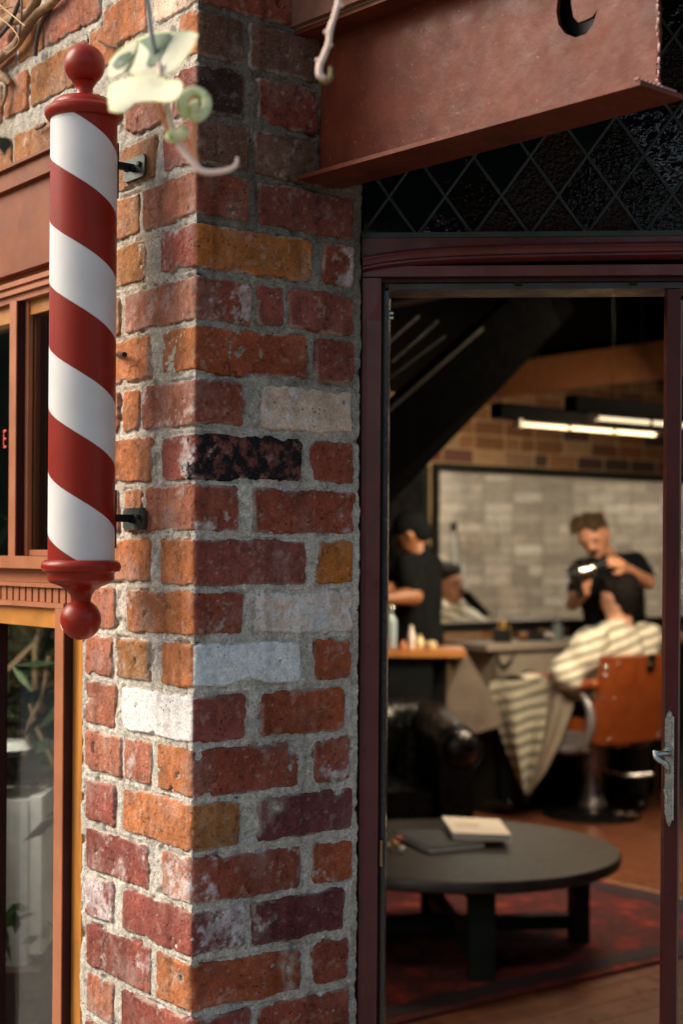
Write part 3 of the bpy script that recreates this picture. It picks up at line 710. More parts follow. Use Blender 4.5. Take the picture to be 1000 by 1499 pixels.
# moulding, dropping a little at its left end
def sweep(name, prof, ypx, m, par, xs=(529, 560, 600, 660, 740, 840, 960, 1120)):
    bm = bmesh.new(); rings = []
    for x in xs:
        zz = dz(ypx(x), x)
        rings.append([bm.verts.new(D0+DD*dx(x)+DN*p+Z*(zz+h)) for p, h in prof])
    n = len(prof)
    for a, b in zip(rings, rings[1:]):
        for k in range(n): bm.faces.new((a[k], a[(k+1) % n], b[(k+1) % n], b[k]))
    bm.faces.new(rings[0]); bm.faces.new(rings[-1][::-1]); return bm_obj(name, bm, m, par, True)
prof = [(.004, .006), (.022, .006), (.025, .002), (.025, -.001), (.021, -.004), (.019, -.010), (.023, -.014), (.023, -.017), (.014, -.021), (.004, -.023)]
sweep('moulding', prof, lambda x: 368+16*math.exp(-(x-527)/75), M['maroon'], df)
for x in (758, 928):
    dbox('latch_stud', dx(x-6), dx(x+5), -.012, -.004, dz(419), dz(413), M['black'], df, .002)
# hinges on the left side of the opening
for y0, y1 in ((1231, 1256), (1256, 1270)):
    tube('hinge', [D0+DD*dx(560.5)+DN*(-.012)+Z*dz(y, 560) for y in (y0, y1-.6)], .0042, mat('old_brass', (.30, .20, .13), .35, .8, bs=.4, bscale=200), df)
for y in (455, 462):
    tube('strike_screw', [D0+DD*dx(566)+DN*(-.03)+Z*dz(y, 566), D0+DD*dx(573)+DN*(-.03)+Z*dz(y, 566)], .0035, M['nickel'], df)
# the frame's part on the right, beyond the leaf, keeps the wall closed
rw = dbox('door_side_wall', dx(1122), dx(1122)+1.4, -.10, .0, -.01, 3.1, M['plaster'], None); struct(rw)
# right hand leaf
M['leafdoor'] = mat('dark_red_door_paint', (0.070, 0.013, 0.012), 0.4, var=.25, bs=.25, bscale=200, spec=.3)
dl = thing('door_leaf', 'dark red door leaf edge with old nickel lever handle at right', 'door', D0+DD*dx(1040))
dbox('stile', dx(978.5), dx(998), -.055, -.012, -.0, dz(425), M['leafdoor'], dl, .002)
dbox('glazing_bead', dx(998), dx(1001.5), -.045, -.020, .1, dz(440), mat('pale_bead', (.30, .2, .18), .4), dl, .001)
dbox('door_glass', dx(1001.5), dx(1108), -.036, -.031, .28, dz(440), M['glass'], dl, 0)
dbox('stile', dx(1108), dx(1121), -.055, -.012, -.0, dz(425), M['leafdoor'], dl, .002)
dbox('bottom_rail', dx(998), dx(1108), -.054, -.013, .0, .28, M['maroon'], dl, .002)
# escutcheon with pointed ends
bm = bmesh.new(); ex0 = dx(985); hz = [(1037, 0), (1041, 3.0), (1050, 6.2), (1075, 6.6), (1100, 6.0), (1116, 6.8), (1128, 6.0), (1160, 6.6), (1185, 6.2), (1196, 4.0), (1202, 2.2), (1206, 0)]
L1 = [(ex0-w*PXM, dz(y, 985)) for y, w in hz]; L2 = [(ex0+w*PXM, dz(y, 985)) for y, w in hz[1:-1]][::-1]
out = L1+L2
fa = [bm.verts.new(D0+DD*x+DN*(-.0065)+Z*z) for x, z in out]; fb = [bm.verts.new(D0+DD*x+DN*(-.0117)+Z*z) for x, z in out]
bm.faces.new(fa); bm.faces.new(fb[::-1])
for i in range(len(out)): bm.faces.new((fa[i], fb[i], fb[(i+1) % len(out)], fa[(i+1) % len(out)]))
esc = bm_obj('escutcheon', bm, M['nickel'], dl, True, .0015)
def dp(px, py, off): return D0+DD*dx(px)+DN*off+Z*dz(py, px)
tube('beading', [dp(990.4, y, -.005) for y in (1046, 1100, 1150, 1196)], .0018, M['nickel'], esc)
tube('keyhole_cover', [dp(978, 1151, -.004), dp(980, 1160, -.003), dp(981, 1172, -.005)], [.0035, .004, .002], M['nickel'], esc)
bm = bmesh.new(); tube_bm(bm, [dp(982, 1097, -.010), dp(981, 1097, .012)], .0085, 16); tube_bm(bm, [dp(982, 1097, .018), dp(972, 1096, .030), dp(961, 1096, .034)], [.006, .0055, .005], 12)
bm_obj('spindle', bm, M['nickel'], dl, True)
tube('lever', [dp(958.5, 1091, .034), dp(960, 1100, .036), dp(966, 1105, .036), dp(973, 1109, .036), dp(977.5, 1116, .034), dp(979, 1124, .032)],
     [.0035, .005, .0058, .0062, .0055, .003], M['nickel'], dl, 12, 6)
# leaded light
lw = thing('leaded_window', 'dark diamond-paned leaded fanlight under the steel beam', 'leaded window', D0+Z*dz(345))
LBAR = 2.80
dbox('bottom_bar', dx(527), XR, -.07, .006, dz(350.5), dz(343), M['lead'], lw, .0015)
ZB = dz(343)+.001
cw, ch_ = 0.1015, 0.141
xn0 = dx(607)-cw/2
bm = bmesh.new()
PW = -.030
rngp = random.Random(3)
nodes_ = []
zt_ = 2.60
def inside_clip(poly):
    # clip polygon (x,z) to z>=ZB, z<=zt_, x>=xl, x<=xr
    def clip(pl, f, inter):
        out = []
        for i in range(len(pl)):
            a, b = pl[i], pl[(i+1) % len(pl)]
            if f(a): out.append(a)
            if f(a) != f(b): out.append(inter(a, b))
        return out
    def cz(zv): return lambda a, b: (a[0]+(b[0]-a[0])*(zv-a[1])/(b[1]-a[1]), zv)
    def cx(xv): return lambda a, b: (xv, a[1]+(b[1]-a[1])*(xv-a[0])/(b[0]-a[0]))
    xl, xr = dx(527)+.002, XR-.002
    for f, g in ((lambda p: p[1] >= ZB, cz(ZB)), (lambda p: p[1] <= zt_, cz(zt_)), (lambda p: p[0] >= xl, cx(xl)), (lambda p: p[0] <= xr, cx(xr))):
        poly = clip(poly, f, g)
        if len(poly) < 3: return None
    return poly
for r in range(0, 7):
    for c in range(-2, 9):
        xc_ = xn0+cw*(c+(0.5 if r % 2 else 0)); zc_ = ZB+r*ch_/2
        g = .0022
        poly = [(xc_-cw/2+g, zc_), (xc_, zc_-ch_/2+g*1.4), (xc_+cw/2-g, zc_), (xc_, zc_+ch_/2-g*1.4)]
        poly = inside_clip(poly)
        if not poly: continue
        ax_, az_ = rngp.uniform(-.035, .035), rngp.uniform(-.03, .03)
        px_ = 607+(xc_-xn0)/PXM
        k = rngp.choice((0, 0, 0, 1, 2, 3)) if px_ < 760 else rngp.choice((0, 1, 1, 3, 2, 3))
        b2 = bmesh.new()
        f1 = [b2.verts.new(D0+DD*x+DN*(PW+(x-xc_)*ax_+(z-zc_)*az_)+Z*z) for x, z in poly]
        f2 = [b2.verts.new(D0+DD*x+DN*(PW-.003+(x-xc_)*ax_+(z-zc_)*az_)+Z*z) for x, z in poly]
        b2.faces.new(f1); b2.faces.new(f2[::-1])
        for i in range(len(poly)): b2.faces.new((f1[i], f2[i], f2[(i+1) % len(poly)], f1[(i+1) % len(poly)]))
        bm_obj('pane', b2, M['pane%d' % k], lw)
def came(x0, z0, sgn):
    pts = [(x0, z0)]; x1 = x0+sgn*cw/2*((zt_-z0)/(ch_/2)); a, b = (x0, z0), (x1, zt_)
    xl, xr = dx(527), XR
    if b[0] > xr: t = (xr-a[0])/(b[0]-a[0]); b = (xr, a[1]+(b[1]-a[1])*t)
    if b[0] < xl: t = (xl-a[0])/(b[0]-a[0]); b = (xl, a[1]+(b[1]-a[1])*t)
    p0 = D0+DD*a[0]+DN*(PW+.003)+Z*a[1]; p1 = D0+DD*b[0]+DN*(PW+.003+(.0012 if sgn > 0 else 0))+Z*b[1]
    if (p1-p0).length > .02: tube('came', [p0, p0.lerp(p1, .5), p1], .0030, M['lead'], lw, 8)
for c in range(-3, 10):
    x0 = xn0+cw*(c+.5)-cw*0
    for sg in (1, -1):
        xx = xn0+cw*(c)+cw/2
        if dx(527) < xx < XR: came(xx, ZB, sg)
# cames that enter from the sides
for k in range(1, 5):
    zz = ZB+k*ch_
    # from left border rising right
    xl = dx(527); i = math.ceil((xl-xn0-cw/2)/cw); x_first = xn0+cw/2+i*cw; off = (x_first-xl)
    z_at = ZB+(cw-off)/cw*ch_+(k-1)*ch_
    if z_at < zt_-.02: came(xl, z_at, 1)
    i = math.floor((XR-xn0-cw/2)/cw); x_last = xn0+cw/2+i*cw; off = XR-x_last
    z_at = ZB+(cw-off)/cw*ch_+(k-1)*ch_
    if z_at < zt_-.02: came(XR, z_at, -1)
dbox('wall_over_door', dx(520), dx(1122)+1.4, -.10, -.075, dz(350), 3.1, M['black'], None)
bpy.data.objects['wall_over_door']['kind'] = 'structure'
dbox('closing_strip', dx(505), dx(527), -.09, -.045, -.01, 3.1, M['black'], df)

# ------------------------------------------------------------------ window wall at left
win = thing('shop_window', 'brown and orange timber shop window with dentil rail left of the pier', 'window', RM(0, .6))
ZL0, ZL1 = 2.046, 2.262
lin = thing('window_lintel', 'red-brown painted steel lintel above the shop window', 'lintel', RM(0, .6, ZL0))
lbox('top_flange', .34, 1.5, -.08, .022, ZL1-.006, ZL1, M['lintel'], lin, .001)
lbox('flange_face', .34, 1.5, -.08, .012, ZL1-.040, ZL1-.0065, M['lintel'], lin, .001)
lbox('face_lip', .34, 1.5, -.08, .018, ZL1-.046, ZL1-.0405, M['lintel'], lin, .001)
lbox('web', .34, 1.5, -.08, .006, ZL0+.005, ZL1-.0465, M['lintel'], lin, 0)
lbox('bottom_flange', .34, 1.5, -.08, .020, ZL0-.001, ZL0+.0045, M['lintel'], lin, .001)
T1 = 1.5
# mouldings of the head
for i, (p, z0, z1) in enumerate([(.004, 2.030, 2.0445), (.022, 2.020, 2.0295), (.016, 2.0115, 2.0195), (.026, 2.003, 2.011), (.018, 1.990, 2.0025)]):
    lbox('head_moulding', .383, T1, -.06, p-.004, z0, z1, M['pinkwood'], win, .0015)
# lower frame: orange board against the pier, projecting post, transom, rails
lbox('pier_board', .386, .4238, -.05, -.002, .1, 1.395, M['orangewood'], win, .002)
lbox('side_board', .386, .424, -.06, -.006, 1.492, 1.989, M['maroon'], win, .002)
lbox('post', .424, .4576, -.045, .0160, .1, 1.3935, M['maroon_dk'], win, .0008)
lbox('post_face', .4238, .4578, .0161, .0185, .1, 1.3935, M['pinkwood'], win, .0006)
lbox('inner_bead', .4578, .464, -.045, .002, .1, 1.355, M['orangewood'], win, .001)
lbox('top_rail', .458, T1, -.04, .006, 1.3555, 1.3925, M['orangerail'], win, .002)
lbox('fascia', .383, T1, -.05, .002, 1.440, 1.4665, M['pinkwood'], win, .001)
lbox('sill', .383, T1, -.05, .024, 1.467, 1.4905, M['pinkwood'], win, .003)
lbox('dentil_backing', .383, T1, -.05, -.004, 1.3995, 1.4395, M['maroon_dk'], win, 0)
lbox('dentil_top_bead', .383, T1, -.0035, .020, 1.432, 1.4395, M['pinkwood'], win, .0015)
lbox('dentil_bottom_bead', .425, T1, -.0035, .018, 1.394, 1.4035, M['pinkwood'], win, .0015)
t = .40; bmx = None; first = None
while t < 1.15:
    if first is None: first = lbox('dentil', t, t+.0205, -.0035, .013, 1.404, 1.4315, M['pinkwood'], win, .001)
    else:
        o = first.copy(); COL.objects.link(o); o.location = first.location+E2*(t-.40)
    t += .0282
# upper lights
for ta in (.628, .93):
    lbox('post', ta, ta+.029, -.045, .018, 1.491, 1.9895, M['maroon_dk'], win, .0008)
    lbox('post_face', ta-.0002, ta+.0292, .0181, .0205, 1.491, 1.9895, M['pinkwood'], win, .0006)
lbox('glazing_bead', .615, .6275, -.0085, .001, 1.4915, 1.989, M['pinkwood'], win, .001)
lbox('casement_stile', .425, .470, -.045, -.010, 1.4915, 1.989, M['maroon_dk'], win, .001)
lbox('casement_bottom', .4705, .6145, -.012, -.003, 1.4915, 1.503, M['pinkwood'], win, .001)
lbox('casement_top', .4705, .6145, -.030, -.003, 1.962, 1.989, M['orangerail'], win, .001)
lbox('light_top', .6575, .9295, -.030, .002, 1.955, 1.989, M['orangerail'], win, .001)
lbox('window_pane', .471, .614, -.012, -.009, 1.504, 1.961, M['glass'], win)
lbox('window_pane', .658, .929, -.026, -.022, 1.492, 1.954, M['glass'], win)
lbox('window_pane', .4645, 1.5, -.030, -.026, .2, 1.355, M['glass'], win)
lbox('bottom_rail', .458, T1, -.04, .006, .05, .2, M['orangerail'], win, .002)
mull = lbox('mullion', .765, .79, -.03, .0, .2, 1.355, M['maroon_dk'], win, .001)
struct(rbox('wall_below_window', .02, .2, .38, 1.45, -.01, .05, M['plaster']))
struct(rbox('window_end_wall', .0, .2, 1.5, 1.7, -.01, 3.1, M['plaster']))
# red letters painted on the upper glass: the end of a word, G E
def letter(ch, px0, py_, hpx):
    fc = bpy.data.curves.new('letter', 'FONT'); fc.body = ch; fc.size = 0.055; fc.extrude = .0004; fc.resolution_u = 3
    o = bpy.data.objects.new('letter', fc); COL.objects.link(o); bpy.context.view_layer.update()
    me = bpy.data.meshes.new_from_object(o.evaluated_get(bpy.context.evaluated_depsgraph_get())); bpy.data.objects.remove(o)
    c = on_left(px0, py_, -.0215)
    ax = -E2
    me.transform(Matrix(((ax.x*.62, 0, NL.x, c.x), (ax.y*.62, 0, NL.y, c.y), (0, 1.0, 0, c.z), (0, 0, 0, 1))))
    return link('letter', me, M['redpaint'], win)
letter('E', 3.5, 656, 0); letter('G', -10.5, 656, 0)
for o in [o for o in win.children if o.name.startswith('letter')]: pass

# things behind the window glass
def cloud(name, c, spread, n, size, m, parent=None, seed=1, longness=3.0):
    bm = bmesh.new(); rr = random.Random(seed)
    for i in range(n):
        p = Vector((rr.gauss(0, spread[0]), rr.gauss(0, spread[1]), rr.gauss(0, spread[2])))+Vector(c)
        d = Vector((rr.uniform(-1, 1), rr.uniform(-1, 1), rr.uniform(-1.2, .4))).normalized(); s = d.cross(Vector((rr.random(), rr.random(), rr.random()))).normalized()
        l = size*rr.uniform(.6, 1.4); wd = l/longness
        q = [p, p+d*l*.5+s*wd*.5, p+d*l, p+d*l*.5-s*wd*.5]
        bm.faces.new([bm.verts.new(x) for x in q])
    me = bpy.data.meshes.new(name); bm.to_mesh(me); bm.free(); return link(name, me, m, parent)
pc = RM(.95, 1.55, 0)
pl = thing('potted_shrub', 'shaded leafy shrub with bare branches behind the lower window glass', 'plant', pc)
cloud('foliage', P(35, 1040, 4.3), (.16, .2, .22), 900, .12, M['plant'], pl, 5, 5)
for pts in ([(30, 1130), (42, 1060), (60, 1020), (70, 960)], [(78, 1120), (66, 1095), (50, 1060), (42, 1030)], [(50, 1010), (50, 950), (56, 920)], [(10, 980), (30, 960), (55, 935)]):
    tube('branch', [P(x, y, 4.0) for x, y in pts], [.008, .007, .005, .004][:len(pts)], M['branch'], pl, 8, 5)
lathe('pot', P(55, 1000, 4.3).x, 4.3, [(.02, .3), (.12, .3), (.16, .62), (.15, .62), (.0, .6)], M['black'], pl, 24)
bx_ = thing('concrete_planter', 'tall pale concrete planter behind the lower window glass', 'planter', Vector((P(30, 1420, 3.9).x, 3.9, 0)))
bm = bmesh.new(); q0 = P(-30, 1200, 3.95); 
fbox_bm(bm, Vector((0, 0, 0)), Vector((1, 0, 0)), Vector((0, 1, 0)), Z, P(-40, 1200, 3.9).x, P(40, 1200, 3.9).x, 3.9, 4.15, P(20, 1415, 3.9).z, P(20, 1172, 3.9).z)
bm_obj('body', bm, M['stone'], bx_, True, .012)
bm = bmesh.new(); fbox_bm(bm, Vector((0, 0, 0)), Vector((1, 0, 0)), Vector((0, 1, 0)), Z, P(40.5, 1200, 3.9).x, P(58, 1200, 3.9).x, 3.92, 4.12, P(20, 1400, 3.9).z, P(20, 1168, 3.9).z)
bm_obj('side_slab', bm, mat('lighter_concrete', (.85, .84, .88), .8), bx_, True, .012)
bm = bmesh.new(); fbox_bm(bm, Vector((0, 0, 0)), Vector((1, 0, 0)), Vector((0, 1, 0)), Z, P(-60, 1200, 3.9).x, P(62, 1200, 3.9).x, 3.85, 4.3, -.01, P(20, 1416, 3.9).z)
bm_obj('plinth', bm, mat('brick_brown_plinth', (.1, .06, .05), .9), bx_)
lf = thing('green_plant', 'small green leaf plant hanging in front of the pale planter', 'plant', P(5, 1370, 3.6))
cloud('foliage', P(6, 1345, 3.7), (.02, .02, .03), 30, .06, mat('fresh_leaf', (.06, .14, .03), .5), lf, 9, 2)
bowl = lathe('glass_bowl', P(10, 1090, 3.9).x, 3.9, [(.01, P(0, 1108, 3.9).z), (.04, P(0, 1106, 3.9).z), (.035, P(0, 1100, 3.9).z), (.06, P(0, 1096, 3.9).z), (.045, P(0, 1084, 3.9).z), (.0, P(0, 1082, 3.9).z)], mat('milky_glass', (.5, .52, .52), .2), None, 24)
tag(bowl, 'round milky glass shade above the pale planter', 'lamp shade')
hl = bpy.data.lights.new('lamp_glow', 'POINT'); hl.energy = 8; hl.shadow_soft_size = .02; hl.color = (1.0, .88, .72)
hlo = bpy.data.objects.new('lamp_glow', hl); COL.objects.link(hlo); hlo.location = P(-5, 958, 3.68)
st = thing('yellow_chair', 'folded yellow timber chair behind window beside the planter', 'chair', P(70, 1300, 4.2))
bar('seat', P(50, 1211, 4.2), P(84, 1209, 4.2), .12, .05, M['yellow'], st, .004)
bar('leg', P(62, 1222, 4.2), P(84, 1275, 4.2), .02, .03, M['yellow'], st, .003)
bar('leg', P(82, 1222, 4.25), P(66, 1275, 4.25), .02, .03, M['yellow'], st, .003)
ll = lathe('hanging_lamp', P(-5, 940, 3.7).x, 3.7, [(.0, P(0, 918, 3.7).z), (.025, P(0, 922, 3.7).z), (.024, P(0, 940, 3.7).z), (.018, P(0, 948, 3.7).z), (.0, P(0, 950, 3.7).z)], emit('frosted_lit_glass', (.9, .85, .75), .5), None, 20)
tag(ll, 'small frosted white lamp at the top left of the lower window', 'lamp')

# ------------------------------------------------------------------ barber's pole
PC = C0+E2*0.186+NL*0.107
def pz(y): return EYE+(810-y+ROLL*(-380))/FPX*PC.y
pxr = PC.y/FPX
pole = thing('barber_pole', 'red and white striped barber pole with ball finials on brick pier', 'barber pole', Vector((PC.x, PC.y, pz(937))))
m, N, L, B = newmat('pole_stripes')
tc = N.new('ShaderNodeTexCoord'); sp = N.new('ShaderNodeSeparateXYZ'); L.new(tc.outputs['Object'], sp.inputs[0])
def mth(op, a, b=None):
    x = N.new('ShaderNodeMath'); x.operation = op
    for v, s in ((a, x.inputs[0]), (b, x.inputs[1])):
        if v is None: continue
        if hasattr(v, 'links'): L.new(v, s)
        else: s.default_value = v
    return x.outputs[0]
ang = mth('ARCTAN2', mth('SUBTRACT', sp.outputs[1], PC.y), mth('SUBTRACT', sp.outputs[0], PC.x))
PITCH = 182.5*pxr
zz = mth('SUBTRACT', sp.outputs[2], pz(589))
# at the left silhouette (angle about pi) the white band's lower edge is at y=589
ph = mth('ADD', mth('DIVIDE', zz, PITCH), mth('DIVIDE', mth('ADD', ang, math.pi+.05), 2*math.pi))
frc = mth('FRACT', mth('ADD', ph, 20.0))
wn1 = noise(N, L, tc.outputs['Object'], 60, 3)
mask = ramp(N, L, mth('ADD', frc, mth('MULTIPLY', mth('SUBTRACT', wn1.outputs['Fac'], .5), .006)), [(0.0, 1), (0.486, 1), (0.490, 0), (0.995, 0)])
mask.color_ramp.elements.new(1.0).color = (1, 1, 1, 1)
vn = noise(N, L, tc.outputs['Object'], 14, 5)
redc = ramp(N, L, vn.outputs['Fac'], [(0.3, (.21, .012, .005)), (0.7, (.26, .016, .006))]).outputs[0]
whc = ramp(N, L, vn.outputs['Fac'], [(0.3, (.60, .60, .60)), (0.7, (.67, .67, .67))]).outputs[0]
L.new(mixc(N, L, mask.outputs[0], redc, whc), B.inputs['Base Color']); B.inputs['Roughness'].default_value = .40
B.inputs['Specular IOR Level'].default_value = .22
bn = noise(N, L, tc.outputs['Object'], 90, 4); b1_ = bump(N, L, B, bn.outputs['Fac'], .05, .002); bump(N, L, B, mask.outputs[0], .5, .0004, b1_)
M['stripes'] = m
def prof_px(pts): return [(r*pxr, pz(y)) for r, y in pts]
lathe('cylinder', PC.x, PC.y, prof_px([(48.6, 822), (48.6, 760), (48.6, 600), (48.6, 400), (48.6, 250), (48.6, 172)]), M['stripes'], pole, 96)
lathe('top_cap', PC.x, PC.y, prof_px([(48, 178), (50, 178), (55, 175), (57.5, 170), (57, 164), (53, 160), (48, 158), (47, 156), (45, 152), (40, 148), (20, 146), (15, 143), (12.5, 136), (12.5, 130), (15, 124), (18, 121)]), M['redpole'], pole, 96)
def ballprof(cy, r, a0=0, a1=180): return [(max(0, r*math.sin(R(a))), cy+r*math.cos(R(a))) for a in np.linspace(a0, a1, 25)]
lathe('ball_finial', PC.x, PC.y, prof_px(ballprof(95, 30)), M['redpole'], pole, 64)
lathe('bottom_cap', PC.x, PC.y, prof_px([(15, 886), (14.5, 878), (16, 871), (21, 864), (31, 858), (45, 853), (48.5, 849), (48.5, 840), (50, 838), (56, 836), (58.5, 830), (57, 824), (52, 820), (48, 820)]), M['redpole'], pole, 96)
lathe('ball_finial', PC.x, PC.y, prof_px(ballprof(907, 30)), M['redpole'], pole, 64)
for (yp, y0, y1, sy0, sy1) in ((247, 232, 262, 203, 285), (759, 747, 773, 716, 802)):
    pt = on_left(199, yp); zc0 = pt.z; tcen = (pt-C0).dot(E2)
    br = bm = bmesh.new(); fbox_bm(bm, C0, E2, NL, Z, tcen-.040, tcen+.034, .002, .007, zc0-.020, zc0+.018)
    bmesh.ops.bevel(bm, geom=[e for e in bm.edges if abs((e.verts[0].co-e.verts[1].co).normalized().dot(NL)) > .9], offset=.004, segments=3, affect='EDGES')
    bko = bm_obj('bracket_plate', bm, M['plate'], pole, True)
    a0 = C0+E2*tcen+NL*.006+Z*zc0; a1 = C0+E2*tcen+NL*.050+Z*zc0
    bar('bracket_arm', a0, a1+NL*.004, .006, .013, M['iron'], pole, .001)
    for q in (-.024, .022):
        tube('bolt', [C0+E2*(tcen+q)+NL*.006+Z*(zc0+.002), C0+E2*(tcen+q)+NL*.0115+Z*(zc0+.002)], .0048, M['iron'], pole, 6)
    tube('bolt', [C0+E2*(tcen-.006)+NL*.006+Z*(zc0-.004), C0+E2*(tcen-.006)+NL*.016+Z*(zc0-.004)], .005, M['iron'], pole, 6)
    bm = bmesh.new(); fbox_bm(bm, PC, E2, NL, Z, -.012, .012, -.0605, -.0555, pz(sy1), pz(sy0)); bm_obj('back_strap', bm, M['iron'], pole, True, .001)
pg = tube('iron_peg', [on_left(171, 519, -.01), on_left(172, 519, .004), on_left(182, 519, .022)], [.004, .004, .0048], M['iron'], None, 8); tag(pg, 'short black iron peg sticking out of brick beside the pole', 'peg')
WHITE_SCRATCH = None

# ------------------------------------------------------------------ climbing vine on the wall
vi = thing('climbing_vine', 'tan woody vine stems and twigs on the upper left brickwork', 'vine', on_left(30, 100))
def wpts(l, off=.012): return [on_left(x, y, off) for x, y in l]
tube('stem', wpts([(-12, 95), (0, 84), (22, 66), (36, 44), (52, 22), (78, 2), (95, -20)], .016), [.010, .011, .009, .010, .009, .008, .008], M['vine'], vi, 10, 6)
tube('stem', wpts([(-8, 48), (14, 30), (34, 26), (50, 6), (58, -18)], .022), [.012, .012, .010, .010, .01], M['vine'], vi, 10, 6)
tube('stem', wpts([(-5, 108), (8, 116), (14, 122)], .014), [.012, .008, .004], M['vine'], vi, 10, 6)
tube('twig', wpts([(51, 82), (54, 55), (61, 32), (72, 14)], .01), .004, M['vinedark'], vi, 8, 6)
tube('twig', wpts([(-4, 56), (14, 34), (24, 12), (32, -8)], .05), .0042, M['vinedark'], vi, 8, 6)
tube('twig', wpts([(31, -4), (30, 30), (25, 58), (12, 76), (2, 74)], .05), .0025, mat('reddish_twig', (.16, .08, .06), .6), vi, 8, 6)
tube('twig', wpts([(-4, 5), (10, 16), (24, 28), (36, 38)], .06), .0012, mat('golden_tendril', (.5, .3, .12), .6), vi, 6, 4)
tube('twig', wpts([(-4, 24), (14, 38), (26, 54), (24, 66), (8, 80)], .06), .0012, mat('yellow_tendril', (.5, .3, .1), .6), vi, 6, 4)
tube('twig', wpts([(0, 160), (8, 138), (9, 112)], .012), .004, M['vine'], vi, 8, 4)
tube('twig', wpts([(52, 189), (60, 186), (66, 181)], .01), .0028, M['vinedark'], vi, 8, 4)
tube('twig', wpts([(145, 60), (156, 66), (168, 70)], .008), .0018, M['vinedark'], vi, 8, 4)
tube('twig', wpts([(-2, 15), (20, 10), (16, 22), (2, 8), (12, -4)], .03), .002, M['vine'], vi, 6, 6)

# ------------------------------------------------------------------ hanging vine near the camera
def TLT(x, y, c, d): return (-.75*(x-c[0])-.8*(y-c[1]))/FPX*d
def leaf_mesh(name, outl, d, m, parent, bend=.012, cpx=None, ref=None):
    bm = bmesh.new(); n = len(outl); pts = smooth_path([Vector((x, y, 0)) for x, y in outl+[outl[0]]], 4)[:-1]
    cx = cpx or (sum(p.x for p in pts)/len(pts), sum(p.y for p in pts)/len(pts)); lay = []
    for k, f in enumerate((1.0, .72, .4)):
        ring = []
        for p in pts:
            x = cx[0]+(p.x-cx[0])*f; y = cx[1]+(p.y-cx[1])*f
            rc_ = ref or cx; rr = math.hypot(x-rc_[0], y-rc_[1])/60
            ring.append(bm.verts.new(P(x, y, d+TLT(x, y, rc_, d)+bend*(rr*rr)*math.sin(.09*x+.05*y)+.006*rr)))
        lay.append(ring)
    N_ = len(pts)
    for a, b in zip(lay, lay[1:]):
        for i in range(N_): bm.faces.new((a[i], a[(i+1) % N_], b[(i+1) % N_], b[i]))
    rc_ = ref or cx; rr = math.hypot(cx[0]-rc_[0], cx[1]-rc_[1])/60
    c = bm.verts.new(P(cx[0], cx[1], d+TLT(cx[0], cx[1], rc_, d)+bend*(rr*rr)*math.sin(.09*cx[0]+.05*cx[1])+.006*rr))
    for i in range(N_): bm.faces.new((lay[-1][i], lay[-1][(i+1) % N_], c))
    bmesh.ops.solidify(bm, geom=bm.faces[:], thickness=.0006)
    return bm_obj(name, bm, m, parent, True)
def leafmat(name, hi, lo, sc, th):
    m, N, L, B = newmat(name); tc = N.new('ShaderNodeTexCoord'); n = noise(N, L, tc.outputs['Object'], sc, 3)
    r = ramp(N, L, n.outputs['Fac'], [(th, lo), (th+.05, hi)]); L.new(r.outputs[0], B.inputs['Base Color']); B.inputs['Roughness'].default_value = .4
    L.new(r.outputs[0], B.inputs['Subsurface Radius']) if False else None
    out = N['Material Output']; tl = N.new('ShaderNodeBsdfTranslucent'); L.new(r.outputs[0], tl.inputs[0]); mx = N.new('ShaderNodeMixShader'); mx.inputs[0].default_value = .25
    L.new(B.outputs[0], mx.inputs[1]); L.new(tl.outputs[0], mx.inputs[2]); L.new(mx.outputs[0], out.inputs[0]); return m
M['leafwhite'] = leafmat('cream_white_leaf', (.90, .89, .76), (.84, .86, .60), 20, .3)
M['leafgreen'] = leafmat('green_leaf_centre', (.20, .32, .18), (.12, .24, .16), 30, .45)
M['bud'] = leafmat('yellow_green_bud', (.85, .88, .55), (.42, .55, .12), 90, .38)
DV = 1.75
hv = thing('hanging_ivy', 'sunlit cream and green variegated ivy sprig hanging before the pier', 'ivy', P(250, 250, DV))
l1 = leaf_mesh('leaf', [(186, 104), (181, 88), (190, 66), (222, 50), (250, 47), (285, 49), (284, 62), (270, 84), (250, 104), (222, 112)], DV, M['leafwhite'], hv, .012, None, (232, 76))
leaf_mesh('green_patch', [(202, 60), (226, 50), (250, 50), (241, 70), (228, 92), (214, 96), (218, 76)], DV-.0022, M['leafgreen'], l1, .012, None, (232, 76))
l2 = leaf_mesh('leaf', [(158, 108), (164, 88), (184, 68), (200, 62), (192, 84), (180, 104), (164, 112)], DV+.02, M['leafwhite'], hv, .012, None, (178, 90))
leaf_mesh('green_patch', [(163, 96), (174, 82), (192, 76), (184, 92), (170, 100)], DV+.0178, M['leafgreen'], l2, .012, None, (178, 90))
leaf_mesh('leaf_rim', [(184, 106), (179, 88), (188, 64), (221, 48), (250, 45), (287, 47), (286, 63), (272, 86), (251, 106), (222, 114)], DV+.0016, M['bud'], l1, .012, None, (232, 76))
leaf_mesh('leaf_rim', [(156, 109), (162, 87), (183, 66), (202, 60), (194, 85), (181, 106), (164, 114)], DV+.0215, M['bud'], l2, .012, None, (178, 90))
l3r = leaf_mesh('leaf_rim', [(159, 163), (158, 127), (183, 114), (222, 109), (245, 116), (264, 118), (268, 135), (253, 150), (226, 149), (197, 152), (181, 166)], DV-.0284, M['bud'], hv, .012, None, (210, 133))
leaf_mesh('leaf', [(161, 160), (160, 128), (184, 116), (222, 111), (244, 118), (262, 120), (266, 134), (252, 148), (226, 147), (196, 150), (180, 164)], DV-.03, M['leafwhite'], hv, .012, None, (210, 133))
